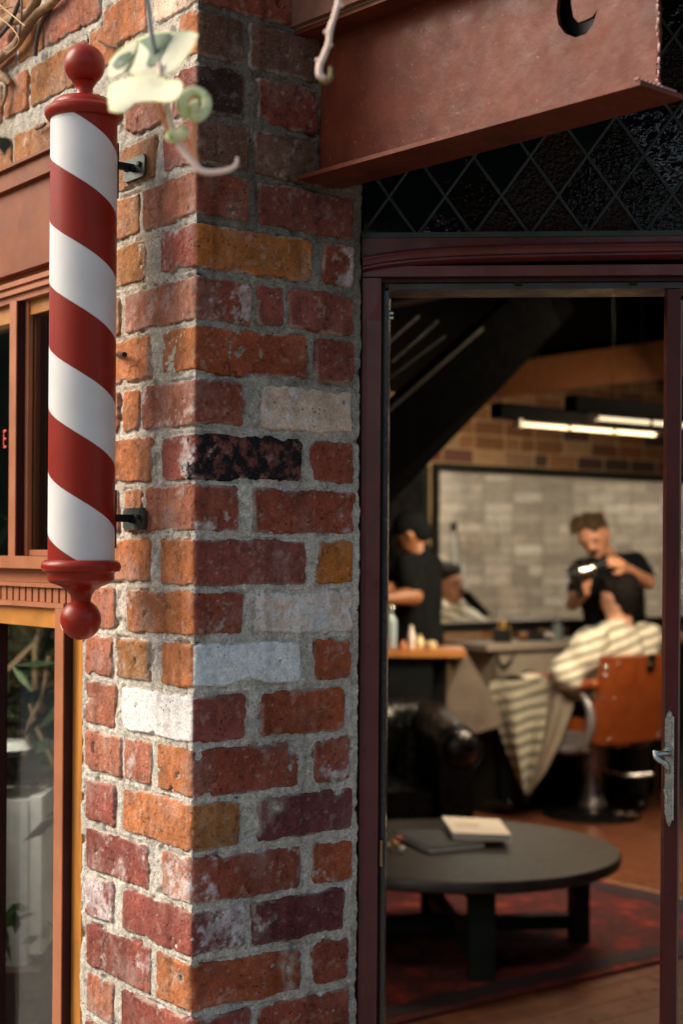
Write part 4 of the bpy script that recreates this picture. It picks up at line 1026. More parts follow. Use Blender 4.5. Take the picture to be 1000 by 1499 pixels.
bm = bmesh.new(); tube_bm(bm, smooth_path([P(x, y, DV-.02+k) for x, y, k in ((276, 172, 0), (268, 162, 0), (266, 148, 0), (274, 137, .002), (287, 134, .004), (299, 142, .004), (302, 155, .002), (296, 167, 0), (286, 172, -.004), (280, 164, -.008), (284, 155, -.010), (291, 153, -.010))], 5), .0064, 10)
bm_obj('bud', bm, M['bud'], hv, True)
link('bud', blob_mesh([], [(P(252, 200, DV-.02), (.009, .008, .008), None), (P(268, 194, DV-.02), (.008, .007, .009), None)], .0015, 3), M['bud'], hv)
tube('stem', [P(x, y, DV-.015) for x, y in ((232, 90), (238, 130), (246, 160), (252, 190), (262, 212), (284, 240), (300, 252), (330, 250), (345, 242), (347, 230))], [.0025, .003, .0034, .0036, .004, .0042, .0038, .0032, .0026, .0018], M['stem'], hv, 10, 5)
tube('petiole', [P(x, y, DV-.01) for x, y in ((231, 148), (238, 172), (245, 192))], .0028, M['stemred'], hv, 8, 4)
tube('petiole', [P(x, y, DV-.012) for x, y in ((285, 170), (284, 200), (284, 225), (290, 246))], .0028, M['stemred'], hv, 8, 4)
tube('petiole', [P(x, y, DV-.012) for x, y in ((270, 196), (278, 216), (286, 236))], .0026, M['stemred'], hv, 8, 4)
tube('petiole', [P(x, y, DV+.0) for x, y in ((214, -12), (218, 20), (222, 52), (230, 95))], .0026, mat('grey_twig', (.12, .13, .14), .6), hv, 8, 4)
tw = thing('hanging_twig', 'pale pink bare twig with hooked tip hanging before the beam', 'twig', P(470, 110, DV))
tube('stem', [P(x, y, DV) for x, y in ((498, -14), (494, 8), (488, 28), (483, 44), (481, 62), (474, 82), (468, 96), (468, 110), (476, 114))], [.0030, .0033, .003, .0038, .0032, .0036, .004, .0042, .003], M['stem'], tw, 10, 5)
tube('tip', [P(x, y, DV+.01) for x, y in ((470, 112), (476, 119), (484, 112), (484, 98))], [.0035, .004, .003, .002], mat('olive_tip', (.2, .15, .06), .6), tw, 8, 5)
for x, y in ((477, 47), (500, 8), (484, 66), (465, 88)): link('node', blob_mesh([], [(P(x, y, DV), (.0028, .0028, .0028), None)], .0012, 1), M['stem'], tw)
dlf = thing('dark_leaf', 'dark heart-shaped leaf silhouette at left edge by the lintel', 'leaf', P(5, 200, 1.75))
leaf_mesh('blade', [(-8, 198), (2, 201), (12, 202), (17, 212), (10, 220), (6, 229), (1, 220), (-8, 214)], 1.9, M['leafdark'], dlf, .003)
tube('petiole', [P(-8, 205, 1.9), P(-30, 195, 1.9)], .001, M['leafdark'], dlf, 6)

# ================================================================== interior
# framed panel on the back wall: clear pane, the room behind replaces a reflection
fp = thing('clear_mirror_panel', 'wide black-framed clear panel standing in for a mirror, pale bricks behind', 'mirror', RM(5.2, BW, OZ0))
for nm, a0, a1, z0, z1 in (('frame_rail', OA0-.03, OA1, OZ1-.002, OZ1+.035), ('frame_rail', OA0-.03, OA1, OZ0-.035, OZ0+.002)):
    rbox(nm, a0, a1, BW-.035, BW+.06, z0, z1, M['black'], fp, .004)
rbox('frame_stile', OA0-.032, OA0+.004, BW-.034, BW+.06, OZ0+.0025, OZ1-.0025, M['black'], fp, .004)
rbox('frame_stile', OA1-.004, OA1+.03, BW-.034, BW+.06, OZ0+.0025, OZ1-.0025, M['black'], fp, .004)
rbox('pane', OA0+.005, OA1-.005, BW+.01, BW+.016, OZ0+.003, OZ1-.003, M['panelglass'], fp)
# second dark mirror panel further left
fp2 = thing('tall_mirror', 'tall narrow dark mirror on back wall left of the wide one', 'mirror', RM(4.05, BW, .9))
rbox('frame', 3.45, 4.33, BW-.03, BW-.004, .95, 2.0, M['black'], fp2, .004)
rbox('glass', 3.50, 4.28, BW-.035, BW-.0305, 1.0, 1.95, mat('dark_mirror_glass', (.06, .06, .06), .15, .9), fp2)

# lamps: black housings with lit tubes, hung on wires
TZ = 2.087
def batten(p0, ln, label, nseg, seglen, power=24, tilt=0, grp='tube lamps hung over the barber chairs'):
    t = thing('tube_lamp', label, 'ceiling lamp', p0, grp)
    bm = bmesh.new(); fbox_bm(bm, p0, E1, E2, Z, -.16, ln+.05, -.035, .035, .022, .085); bm_obj('housing', bm, M['blackboard'], t, True, .006)
    for k in range(nseg):
        a = p0+E1*(k*seglen+.006); b = p0+E1*((k+1)*seglen-.006)
        tube('lit_tube', [a, a.lerp(b, .5), b], .0095, M['tube'], t, 10)
        bm = bmesh.new(); fbox_bm(bm, p0, E1, E2, Z, (k+1)*seglen-.005, (k+1)*seglen+.005, -.014, .014, -.012, .024); bm_obj('lamp_holder', bm, M['black'], t)
    bm = bmesh.new(); fbox_bm(bm, p0, E1, E2, Z, -.03, -.006, -.02, .02, -.016, .024); bm_obj('end_cap', bm, mat('pale_cap', (.5, .45, .35), .4), t, True, .004)
    lamp_light(p0+E1*ln*.5-Z*.02, ln*.95, power, None, (1.0, .78, .52), tilt)
    for q in (.1, ln-.1): tube('wire', [p0+E1*q+Z*.08, Vector((p0+E1*q).to_tuple()[:2]+(2.99,))], .0018, M['black'], t, 6)
    return t
def lamp_light(p, ln, e, ax=None, col=(1.0, .78, .52), tilt=0):
    l = bpy.data.lights.new('tube_light', 'AREA'); l.shape = 'RECTANGLE'; l.size = ln; l.size_y = .05; l.energy = e*.9; l.color = col
    o = bpy.data.objects.new('tube_light', l); COL.objects.link(o); ax = ax or E1
    yv = Z.cross(ax).normalized()
    o.matrix_world = Matrix.Translation(p) @ Matrix((ax, yv, ax.cross(yv))).transposed().to_4x4() @ Matrix.Rotation(R(tilt), 4, 'X')
    return o
def at_h(px, py, z):
    u, v = uv(px, py); d = (z-EYE)/v; return Vector((u*d, d, z))
batten(at_h(764, 621, TZ), .90, 'hanging lamp with three lit tubes nearer the left end of the mirror', 3, .30, 21, 55)
batten(at_h(874, 612, TZ), 1.35, 'hanging lamp with lit tubes cut off by the door leaf at right', 4, .34, 22, 25)
batten(RM(3.55, 2.0, 2.78), .9, 'added unseen tube lamp high over the coffee table', 3, .30, 20)  # unseen lamp added to light the table and rug
batten(RM(3.6, .1, 2.6), 1.2, 'added unseen tube lamp high over the front of the shop', 4, .30, 3)  # unseen fill lamp added for the front of the room
batten(RM(.55, .40, 2.5), .7, 'added unseen tube lamp inside near the shop window', 2, .30, 9)  # unseen lamp added to brighten the planter behind the glass
for x, yl_, lb_, pw_ in ((0.5, 10.0, 'added tube lamp nearer the man under the pale cape', 34), (2.4, 11.6, 'added tube lamp close to the pale brick wall', 40), (0.4, 11.6, 'added tube lamp at the left end of the pale brick wall', 34)):  # unseen lamps added to brighten the pale bricks and the man
    t = thing('mirror_room_fill_lamp', lb_, 'ceiling lamp', (x, yl_, 2.75), 'added lamps of the mirror room')
    bm = bmesh.new(); fbox_bm(bm, Vector((x, yl_, 2.7)), Vector((1, 0, 0)), Vector((0, 1, 0)), Z, -.1, 1.3, -.04, .04, .03, .09); bm_obj('housing', bm, M['black'], t)
    tube('lit_tube', [Vector((x, yl_, 2.7)), Vector((x+.6, yl_, 2.7)), Vector((x+1.2, yl_, 2.7))], .022, M['tube'], t, 10)
    lamp_light(Vector((x+.6, yl_, 2.67)), 1.15, pw_, Vector((1, 0, 0)), (1.0, .88, .72))
    tube('wire', [Vector((x+.6, yl_, 2.78)), Vector((x+.6, yl_, 3.11))], .004, M['black'], t, 6)

# ceiling timber
bt = rbox('ceiling_beam', 4.72, 4.82, -.45, BW-.01, 2.415, 2.60, mat('orange_brown_beam', (.13, .045, .014), .6, var=.3, stretch=(3, 3, 3), bs=.3), None, .006)
tag(bt, 'warm brown timber ceiling beam lit by the tube lamps', 'ceiling beam')
for k, a in enumerate((3.6, 5.9)):
    o = rbox('ceiling_joist', a, a+.09, -.45, BW-.01, 2.78, 2.975, M['darkwood'], None, .005); tag(o, ('dark ceiling joist left of the warm brown beam', 'dark ceiling joist right of the warm brown beam')[k], 'joist', 'dark joists of the ceiling')
def stair(a, b, label, w_, d0, d1):
    t = thing('sloping_rafter', label, 'rafter', P(a[0], a[1], d0), 'sloping rafters at the upper left')
    p0, p1 = P(a[0], a[1], d0), P(b[0], b[1], d1); dr = (p1-p0).normalized()
    bar('board', p0-Z*w_/2-dr*.25, p1-Z*w_/2+dr*.5, .05, w_, M['blackboard'], t, .004)
    bar('pale_edge', p0+Z*.006, p1+Z*.006, .053, .011, mat('pale_edge_strip', (.045, .035, .033), .6), t, .003)
    return t
stair((540, 624), (700, 484), 'sloping dark rafter with pale pinkish upper edge, the longer one', .24, 5.6, 6.0)
stair((585, 652), (738, 497), 'sloping dark rafter with thin grey edge below the longer one', .16, 6.2, 6.6)
for i, (a, b) in enumerate((((560, 508), (612, 462)), ((572, 530), (640, 470)), ((560, 560), (650, 492)))):
    o = bar('roof_batten', P(*a, 5.0), P(*b, 5.3), .012, .010, mat('grey_batten', (.014, .010, .010), .7), None, .003)
    tag(o, ('shortest and highest thin grey batten in the doorway upper left', 'middle thin grey batten in the doorway upper left', 'longest and lowest thin grey batten in the doorway upper left')[i], 'batten', 'thin roof battens at the upper left')

struct(rbox('shade_board', .21, 4.715, BW-.045, BW-.012, 2.40, 2.599, M['ceil']))  # dark boards added in place of shade on the upper and left back wall
struct(rbox('shade_board', .21, 4.838, BW-.045, BW-.012, 2.602, 2.975, M['ceil']))
struct(rbox('shade_board', .21, 3.70, BW-.060, BW-.012, 1.2, 2.399, M['ceil']))
struct(rbox('shade_ceiling_block', 4.84, 7.85, .9, BW-.012, 2.62, 2.975, M['ceil']))  # dark block added under the ceiling in place of shade
# rug
rg = thing('persian_rug', 'worn red patterned rug with pale fringe under the round table', 'rug', RM(2.5, 2.4, .026))
m, N, L, B = newmat('rug_pattern'); tc = N.new('ShaderNodeTexCoord'); mp = N.new('ShaderNodeMapping')
mp.inputs['Rotation'].default_value = (0, 0, -math.atan2(E1.y, E1.x)); L.new(tc.outputs['Object'], mp.inputs[0])
v1 = N.new('ShaderNodeTexVoronoi'); v1.distance = 'MANHATTAN'; v1.inputs['Scale'].default_value = 9; L.new(mp.outputs[0], v1.inputs['Vector'])
v2 = N.new('ShaderNodeTexVoronoi'); v2.distance = 'CHEBYCHEV'; v2.inputs['Scale'].default_value = 24; L.new(mp.outputs[0], v2.inputs['Vector'])
ra = ramp(N, L, v1.outputs['Distance'], [(.0, (.34, .08, .025)), (.25, (.30, .024, .014)), (.55, (.20, .013, .010)), (.8, (.10, .011, .012))]); 
rb = ramp(N, L, v2.outputs['Distance'], [(.2, 1), (.45, .45)])
c_ = mixc(N, L, .8, ra.outputs[0], rb.outputs[0], 'MULTIPLY'); nn = noise(N, L, mp.outputs[0], 40, 4)
L.new(mixc(N, L, .4, c_, ramp(N, L, nn.outputs['Fac'], [(.3, .5), (.7, 1)]).outputs[0], 'MULTIPLY'), B.inputs['Base Color']); B.inputs['Roughness'].default_value = .95
bump(N, L, B, nn.outputs['Fac'], .6, .006); M['rug'] = m
RA0, RA1, RB0, RB1 = 1.0, 3.80, 1.55, 3.45
rbox('field', RA0, RA1, RB0, RB1, .026, .036, M['rug'], rg, .002)
mdk = mat('rug_border_navy', (.018, .008, .014), .95, bs=.4)
for nm, q in (('border', (RA1-.17, RA1-.05, RB0+.05, RB1-.05)), ('border', (RA0+.05, RA1-.17, RB0+.05, RB0+.14)), ('border', (RA0+.05, RA1-.17, RB1-.14, RB1-.05))):
    rbox(nm, q[0], q[1], q[2], q[3], .0362, .0385, mdk, rg)
bm = bmesh.new()
for i in range(380):
    b = RB0+(RB1-RB0)*i/380+jit(.002); x = RA1-.002
    fbox_bm(bm, C0, (E1+E2*jit(.3)).normalized(), E2, Z, x, x+.035+jit(.008), 0, .0028, .026, .030) if False else bar_bm(bm, RM(x, b, .030), RM(x+.04+jit(.008), b+jit(.008), .028), .0035, .003)
bm_obj('fringe', bm, mat('cream_fringe', (.55, .40, .24), .9), rg)

# round coffee table
TCX, TCY, TR_, TZ_ = .435, 5.73, .615, .40
tb = thing('coffee_table', 'low round dark timber table with four legs joined by low stretchers', 'table', (TCX, TCY, .036))
lathe('tabletop', TCX, TCY, [(TR_-.01, TZ_-.045), (TR_, TZ_-.038), (TR_+.001, TZ_-.008), (TR_-.004, TZ_-.001), (TR_-.012, TZ_)], M['tabletop'], tb, 96)
if False: lathe('base_disc', TCX, TCY, [(.55, .085), (.56, .09), (.56, .118), (.55, .123)], M['tableleg'], tb, 72)
for dx_, dy_ in ((.055, -.475), (.475, .055), (-.055, .475), (-.475, -.055)):
    d = Vector((dx_, dy_, 0)).normalized(); s_ = Vector((-d.y, d.x, 0)); c = Vector((TCX+dx_, TCY+dy_, 0))
    bm = bmesh.new(); fbox_bm(bm, c, d, s_, Z, -.032, .032, -.044, .044, .037, TZ_-.046)
    bm_obj('leg', bm, M['tableleg'], tb, True, .005)
for d in (Vector((.115, -.99, 0)).normalized(), Vector((.99, .115, 0)).normalized()):
    c = Vector((TCX, TCY, 0)); s_ = Vector((-d.y, d.x, 0)); bm = bmesh.new(); fbox_bm(bm, c, d, s_, Z, -.42, .42, -.03, .03, TZ_-.11-(.003 if d.x > .5 else 0), TZ_-.0465-(.002 if d.x > .5 else 0))
    bm_obj('rail', bm, M['tableleg'], tb, True, .003)
    bm = bmesh.new(); fbox_bm(bm, c, d, s_, Z, -.445, .445, -.028, .028, .085+(.003 if d.x > .5 else 0), .135+(.004 if d.x > .5 else 0)); bm_obj('stretcher', bm, M['tableleg'], tb, True, .003)
def onz(px, py, z):
    u, v = uv(px, py); d = (z-EYE)/v; return Vector((u*d, d, z))
def book(nm, corners, z, th, mc, label, cat='book', title=None):
    q = [onz(x, y, z+th) for x, y in corners]
    t = thing(nm, label, cat, (q[0].x, q[0].y, z)); down = -Z
    bm = bmesh.new(); hexa(bm, [p-Z*(th*.16) for p in [x-Z*0 for x in q]] if False else [p-Z*th*.14 for p in q]+[p for p in q]); bm_obj('cover', bm, mc, t, True, .0012)
    c = sum(q, Vector())/4
    bm = bmesh.new(); hexa(bm, [c+(p-c)*.975-Z*th*.88 for p in q]+[c+(p-c)*.975-Z*th*.1405 for p in q]); bm_obj('pages', bm, M['paper'], t)
    bm = bmesh.new(); hexa(bm, [p-Z*th for p in q]+[p-Z*th*.885 for p in q]); bm_obj('cover', bm, mc, t, True, .0008)
    return t, q
book('dark_book', [(577, 1217), (630, 1241), (711, 1233), (668, 1212)], TZ_+.001, .022, M['bookdark'], 'thin charcoal grey book lying flat on the round table')
t, q = book('white_book', [(647, 1195), (663, 1219), (749, 1222), (731, 1199)], TZ_+.024, .026, M['white'], 'cream white hardback book resting on the charcoal book')
lines = [q[0].lerp(q[3], .15).lerp(q[1].lerp(q[2], .15), f) for f in (.45, .58)]; linee = [q[0].lerp(q[3], .55).lerp(q[1].lerp(q[2], .55), f) for f in (.45, .58)]
for a, b in zip(lines, linee): bar('title_line', a+Z*.0008, b+Z*.0008, .008, .0008, mat('faint_gold_print', (.5, .38, .24), .5), t)
tr = thing('trinket', 'small colourful trinket pile at table edge beside the charcoal book', 'trinket', onz(580, 1240, TZ_))
for i, (x, y, r, c) in enumerate(((568, 1238, .012, (.5, .42, .35)), (576, 1233, .014, (.35, .22, .06)), (584, 1228, .015, (.6, .12, .08)), (580, 1236, .012, (.55, .35, .15)), (588, 1243, .014, (.65, .62, .6)), (573, 1244, .010, (.15, .08, .05)))):
    p = onz(x, y, TZ_+r); link('bead', blob_mesh([], [(p, (r, r, r*.9), None)], .004, 1), mat('bead_%d' % i, c, .4), tr)

# black tufted leather armchair
so_ = thing('leather_armchair', 'black tufted leather armchair with rolled arm behind the table', 'armchair', P(620, 1280, 7.2).xy.to_3d())
AX = Vector((.99, .12, 0)).normalized(); AY = Vector((-.12, .99, 0)).normalized(); AO = Vector((P(545, 1100, 7.0).x-.66, 6.95, -.02))
def aw(x, y, z): return AO+AX*x+AY*y+Z*z
def tuft(co, no):
    rel = co-np.array(AO); x = rel@np.array(AX); z = co[:, 2]; y = rel@np.array(AY)
    fr = np.clip(-(no@np.array(AY)), 0, 1)*(np.abs(no[:, 2]) < .9)
    dpth = -.020*np.abs(np.sin(x/.13*np.pi))**.35*fr*-1
    row = np.exp(-((z-.66)/.02)**2)+np.exp(-((z-.50)/.02)**2)
    but = np.exp(-(((x/.13+.0) % 1-.5)/.16)**2)*0
    gro = np.exp(-(((x % .13)-.065)/.012)**2)
    d = -.022*gro*(z < .78)*(z > .40)*fr-.010*row*fr
    return co+no*d[:, None]
me = blob_mesh([(aw(.0, .42, .735), .075, aw(.98, .42, .735), .075)]+[(aw(.06+.143*i, .43, .40), .098, aw(.06+.143*i, .42, .70), .100) for i in range(7)], [], .010, 5)
link('backrest', me, M['leather'], so_)
for x in (-.02, 1.0):
    me = blob_mesh([(aw(x, -.30, .665), .105, aw(x, .42, .70), .105)], [], .012, 2); link('arm_roll', me, M['leather'], so_)
    bm = bmesh.new(); fbox_bm(bm, AO, AX, AY, Z, x-.075, x+.075, -.33, .42, .07, .66); bm_obj('arm_panel', bm, M['leather'], so_, True, .02)
    tube('arm_piping', [aw(x+.095*math.cos(t), -.402, .66+.095*math.sin(t)) for t in np.linspace(-.9, math.pi+.9, 16)], .006, M['leather'], so_, 8)
bm = bmesh.new(); fbox_bm(bm, AO, AX, AY, Z, .08, .90, -.30, .40, .10, .34); bm_obj('seat_base', bm, M['leather'], so_, True, .02)
bm = bmesh.new(); fbox_bm(bm, AO, AX, AY, Z, .09, .89, -.31, .36, .342, .47); bm_obj('seat_cushion', bm, M['leather'], so_, True, .045, 5)
for i in range(6):
    for z in (.68, .52):
        p = aw(.1315+.143*i, .338, z); 
        link('button', blob_mesh([], [(p, (.011, .009, .011), None)], .004, 1), M['leather'], so_)
for x, y in ((-.04, -.28), (1.02, -.28), (-.04, .38), (1.02, .38)): 
    bm = bmesh.new(); fbox_bm(bm, AO, AX, AY, Z, x-.025, x+.025, y-.02, y+.03, .024, .072); bm_obj('foot', bm, M['darkwood'], so_)
pp = bar('timber_post', P(681, 1196, 7.4), P(681, 1112, 7.4), .03, .03, mat('tan_timber', (.34, .2, .1), .6), None, .003, Vector((1, 0, 0))); 
pp.data.transform(Matrix.Identity(4)); tag(pp, 'short tan timber post behind the arm of the black armchair', 'post')
bpy.data.objects.remove(pp)
lsx = P(681, 1110, 7.9); ls = thing('timber_stool', 'small tan timber stool half hidden behind the black armchair', 'stool', (lsx.x, lsx.y, .024))
for x in (0, .20):
    for y in (0, .20):
        bm = bmesh.new(); fbox_bm(bm, Vector((lsx.x-.015-.19+x, lsx.y+y, 0)), Vector((1, 0, 0)), Vector((0, 1, 0)), Z, 0, .032, 0, .032, .025, .45); bm_obj('leg', bm, mat('tan_timber', (.34, .2, .1), .6), ls, True, .003)
bm = bmesh.new(); fbox_bm(bm, Vector((lsx.x-.22, lsx.y-.01, 0)), Vector((1, 0, 0)), Vector((0, 1, 0)), Z, 0, .25, 0, .25, .451, .475); bm_obj('seat', bm, mat('tan_timber_seat', (.34, .2, .1), .6), ls, True, .004)

# workstation under the mirror
ws = thing('barber_counter', 'grey fronted barber counter with timber top under the wide mirror', 'counter', RM(5.2, 4.3, .02))
def wsbox(nm, a0, a1, b0, b1, z0, z1, m, bev=.004): return rbox(nm, a0, a1, b0, b1, z0, z1, m, ws, bev)
wsbox('cabinet_panel', 4.55, 5.62, 4.14, 4.47, .56, .962, M['cabinet'])
bm = bmesh.new()
pa, pb, pc_, pd = P(680, 952, 8.25), P(692, 962, 8.25), P(700, 1075, 8.25), P(640, 1060, 8.25)
q = [P(684, 957, 8.45), P(745, 1060, 8.45), P(690, 1075, 8.45), P(636, 1050, 8.45)]
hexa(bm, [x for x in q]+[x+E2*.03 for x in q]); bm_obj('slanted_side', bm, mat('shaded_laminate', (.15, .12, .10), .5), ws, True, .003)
wsbox('top', 4.45, 5.62, 4.10, 4.475, .964, 1.0, M['cabinet'])
wsbox('top', 5.64, 7.3, 4.10, 4.475, .964, 1.0, M['counter'])
wsbox('dark_cabinet', 5.66, 7.3, 4.16, 4.47, .10, .962, M['black'])
wsbox('plinth', 4.6, 5.6, 4.2, 4.45, .025, .559, M['black'])
tube('towel_hook', [P(729, 958, 8.55), P(731, 970, 8.5), P(738, 978, 8.47), P(748, 968, 8.47), P(754, 952, 8.5)], [.006, .011, .014, .012, .006], M['iron'], ws, 10, 5)
w2 = thing('dark_counter', 'dark counter with orange timber edge at the left behind armchair', 'counter', P(600, 1000, 7.9).xy.to_3d())
c = P(560, 960, 7.75); 
def b3(nm, x0, x1, y0, y1, z0, z1, m, par, bev=.004):
    bm = bmesh.new(); fbox_bm(bm, Vector((0, 0, 0)), Vector((1, 0, 0)), Vector((0, 1, 0)), Z, x0, x1, y0, y1, z0, z1); return bm_obj(nm, bm, m, par, True, bev)
zt2 = P(650, 952, 7.75).z
b3('top', P(545, 0, 7.75).x, P(683, 950, 7.75).x, 7.75, 8.15, zt2-.035, zt2, M['counter'], w2)
b3('cabinet', P(545, 0, 7.8).x, P(634, 950, 7.8).x, 7.79, 8.13, .03, zt2-.036, M['black'], w2)
# small things on the counters
def bottle(nm, px, py, d, h, r, m, label, cat, capm=None, grp=None):
    p = P(px, py, d); t = thing(nm, label, cat, p, grp)
    lathe('body', p.x, p.y, [(r*.9, p.z), (r, p.z+.004), (r, p.z+h*.62), (r*.85, p.z+h*.7), (r*.4, p.z+h*.8), (r*.38, p.z+h*.86)], m, t, 20)
    lathe('cap', p.x, p.y, [(r*.5, p.z+h*.861), (r*.5, p.z+h*.98), (r*.4, p.z+h)], capm or M['black'], t, 16); return t
mb = [mat('pale_plastic', (.6, .55, .5), .4), mat('cream_jar', (.6, .5, .3), .4), mat('clear_blue', (.3, .38, .42), .15), mat('bright_yellow', (.7, .45, .08), .5), mat('salmon_tub', (.5, .2, .12), .5)]
zb = zt2
def onpx(px, y, d): return y
for (nm, px, d, zbase, h, r, mm, cp, label, cat) in (
  ('spray_bottle', 604, 7.86, zt2, .12, .018, mb[0], mb[0], 'pale pink bottle on the dark counter beside the left barber', 'bottle'),
  ('jar', 616, 7.9, zt2, .07, .024, mb[1], mb[1], 'short cream jar on the dark counter next to the pale bottle', 'jar'),
  ('jar', 633, 7.88, zt2, .05, .03, mb[1], M['black'], 'low yellowish jar with black lid on the orange counter edge', 'jar'),
  ('tub', 592, 7.8, zt2, .045, .018, mb[4], mb[4], 'small salmon tub by the left barber on the dark counter', 'tub'),
  ('spray_bottle', 818, 9.0, 1.0, .13, .03, mb[2], M['chrome'], 'clear blue spray bottle on counter under the mirror', 'bottle'),
  ('jar', 806, 9.0, 1.0, .05, .04, mb[0], mb[2], 'low pale glass jar beside the clear blue bottle', 'jar'),
  ('bottle', 747, 8.75, 1.0, .09, .016, mb[3], mb[3], 'yellow brush bottle standing behind the black caddy', 'bottle'),
  ('bottle', 768, 8.85, 1.0, .06, .03, M['amber'], M['black'], 'amber squat bottle on the counter right of the caddy', 'bottle'),
  ('bottle', 574, 7.84, zt2, .22, .03, mb[2], M['chrome'], 'tall pale glass bottle by the door post', 'bottle')):
    x = (px-500-ROLL*100)/FPX*d; t = thing(nm, label, cat, (x, d, zbase))
    lathe('body', x, d, [(r*.9, zbase+.001), (r, zbase+.005), (r, zbase+h*.62), (r*.85, zbase+h*.7), (r*.42, zbase+h*.8), (r*.4, zbase+h*.86)], mm, t, 20)
    lathe('cap', x, d, [(r*.5, zbase+h*.861), (r*.5, zbase+h*.98), (r*.4, zbase+h)], cp, t, 16)
cx_ = (736-500)/FPX*8.7
cb = thing('tool_caddy', 'black tool caddy on the counter under the mirror', 'caddy', (cx_, 8.7, 1.0))
b3('box', cx_-.05, cx_+.05, 8.66, 8.74, 1.002, 1.075, M['black'], cb, .006)
for i in range(3): tube('comb_handle', [Vector((cx_-.02+.02*i, 8.70, 1.03)), Vector((cx_-.015+.03*i, 8.70, 1.12))], .006, [M['counter'], mb[3], M['black']][i], cb, 8)
tr_ = thing('tool_tray', 'flat black tray of clippers on the counter', 'tray', ((785-500)/FPX*8.85, 8.85, 1.0))
xx = (785-500)/FPX*8.85; b3('tray', xx-.09, xx+.10, 8.82, 8.96, 1.002, 1.018, M['black'], tr_, .003)
link('clippers', blob_mesh([(Vector((xx-.05, 8.88, 1.035)), .017, Vector((xx+.05, 8.9, 1.035)), .014)], [], .005, 2), M['iron'], tr_)

# what is seen through the framed panel
um = thing('folded_parasol', 'pale folded canvas parasol with dark top behind the mirror panel', 'parasol', P(665, 905, 11.0))
p0, p1 = P(668, 930, 11.0), P(665, 778, 11.0)
bm = bmesh.new(); tube_bm(bm, [p0, p0.lerp(p1, .3), p0.lerp(p1, .7), p1], [.13, .10, .05, .012], 14)
for v in bm.verts: v.co += Vector((0.012*math.sin(v.co.z*40), 0, 0))
bm_obj('canopy', bm, M['umbrella'], um, True)
tube('finial', [p1, p1+Z*.06], [.02, .03], M['iron'], um, 10); tube('pole', [Vector((p0.x, p0.y, -.01)), p1], .012, M['iron'], um, 8)
tube('cord', [P(669, 780, 10.9), P(676, 850, 10.9), P(680, 905, 10.9)], .008, M['iron'], um, 6)

# striped cape cloth
def stripe_mat(name, rot, scale, dist):
    m, N, L, B = newmat(name); tc = N.new('ShaderNodeTexCoord'); mp = N.new('ShaderNodeMapping'); mp.inputs['Rotation'].default_value = rot
    L.new(tc.outputs['Object'], mp.inputs[0]); w_ = N.new('ShaderNodeTexWave'); w_.wave_type = 'BANDS'; w_.bands_direction = 'Z'
    w_.inputs['Scale'].default_value = scale; w_.inputs['Distortion'].default_value = dist; w_.inputs['Detail'].default_value = 1.5; w_.inputs['Detail Scale'].default_value = 1.2
    L.new(mp.outputs[0], w_.inputs['Vector'])
    r = ramp(N, L, w_.outputs['Fac'], [(.0, (.13, .13, .105)), (.10, (.17, .17, .14)), (.24, (.58, .55, .44)), (1, (.68, .65, .55))]); L.new(r.outputs[0], B.inputs['Base Color'])
    B.inputs['Roughness'].default_value = .8; B.inputs['Sheen Weight'].default_value = .2
    n = noise(N, L, tc.outputs['Object'], 22, 4); bump(N, L, B, n.outputs['Fac'], .6, .02); return m
M['stripeA'] = stripe_mat('striped_cape_cloth', (0, R(20), 0), 5.6, 2.2)
M['stripeB'] = stripe_mat('striped_cape_cloth_skirt', (0, R(14), 0), 4.9, 1.2)
M['palecape'] = stripe_mat('pale_cape_cloth', (0, R(-20), 0), 5.5, 1.5)
M['lining'] = mat('beige_cape_lining', (.42, .36, .30), .8, var=.12, bs=.3, bscale=12, bdist=.02)
def folds(amp, fx, fz, seed=0):
    def f(co, no):
        d = amp*np.sin(co[:, 0]*fx+co[:, 2]*fz+seed+1.5*np.sin(co[:, 2]*7))+amp*.5*np.sin(co[:, 0]*fx*2.3-co[:, 2]*fz*.7)
        return co+no*d[:, None]
    return f
def head_parts(c, r, fwd, up):
    """balls for a head: skull, jaw, brow, nose, ears; fwd is where the face looks"""
    fwd = fwd.normalized(); sd = fwd.cross(up).normalized(); up = sd.cross(fwd).normalized()
    rot = Matrix((sd, fwd, up)).transposed()
    b = [(c, (r*.76, r*.92, r*1.0), rot), (c+fwd*r*.28-up*r*.42, (r*.58, r*.62, r*.66), rot), (c+fwd*r*.55-up*r*.86, (r*.34, r*.28, r*.24), rot),
         (c+fwd*r*.86-up*r*.18, (r*.13, r*.17, r*.26), rot), (c+fwd*r*.98-up*r*.30, (r*.15, r*.14, r*.11), rot),
         (c+fwd*r*.80+up*r*.10, (r*.5, r*.12, r*.09), rot), (c+fwd*r*.84-up*r*.56, (r*.24, r*.10, r*.07), rot),
         (c+sd*r*.76-up*r*.12, (r*.10, r*.18, r*.26), rot), (c-sd*r*.76-up*r*.12, (r*.10, r*.18, r*.26), rot)]
    return b, sd, fwd, up, rot
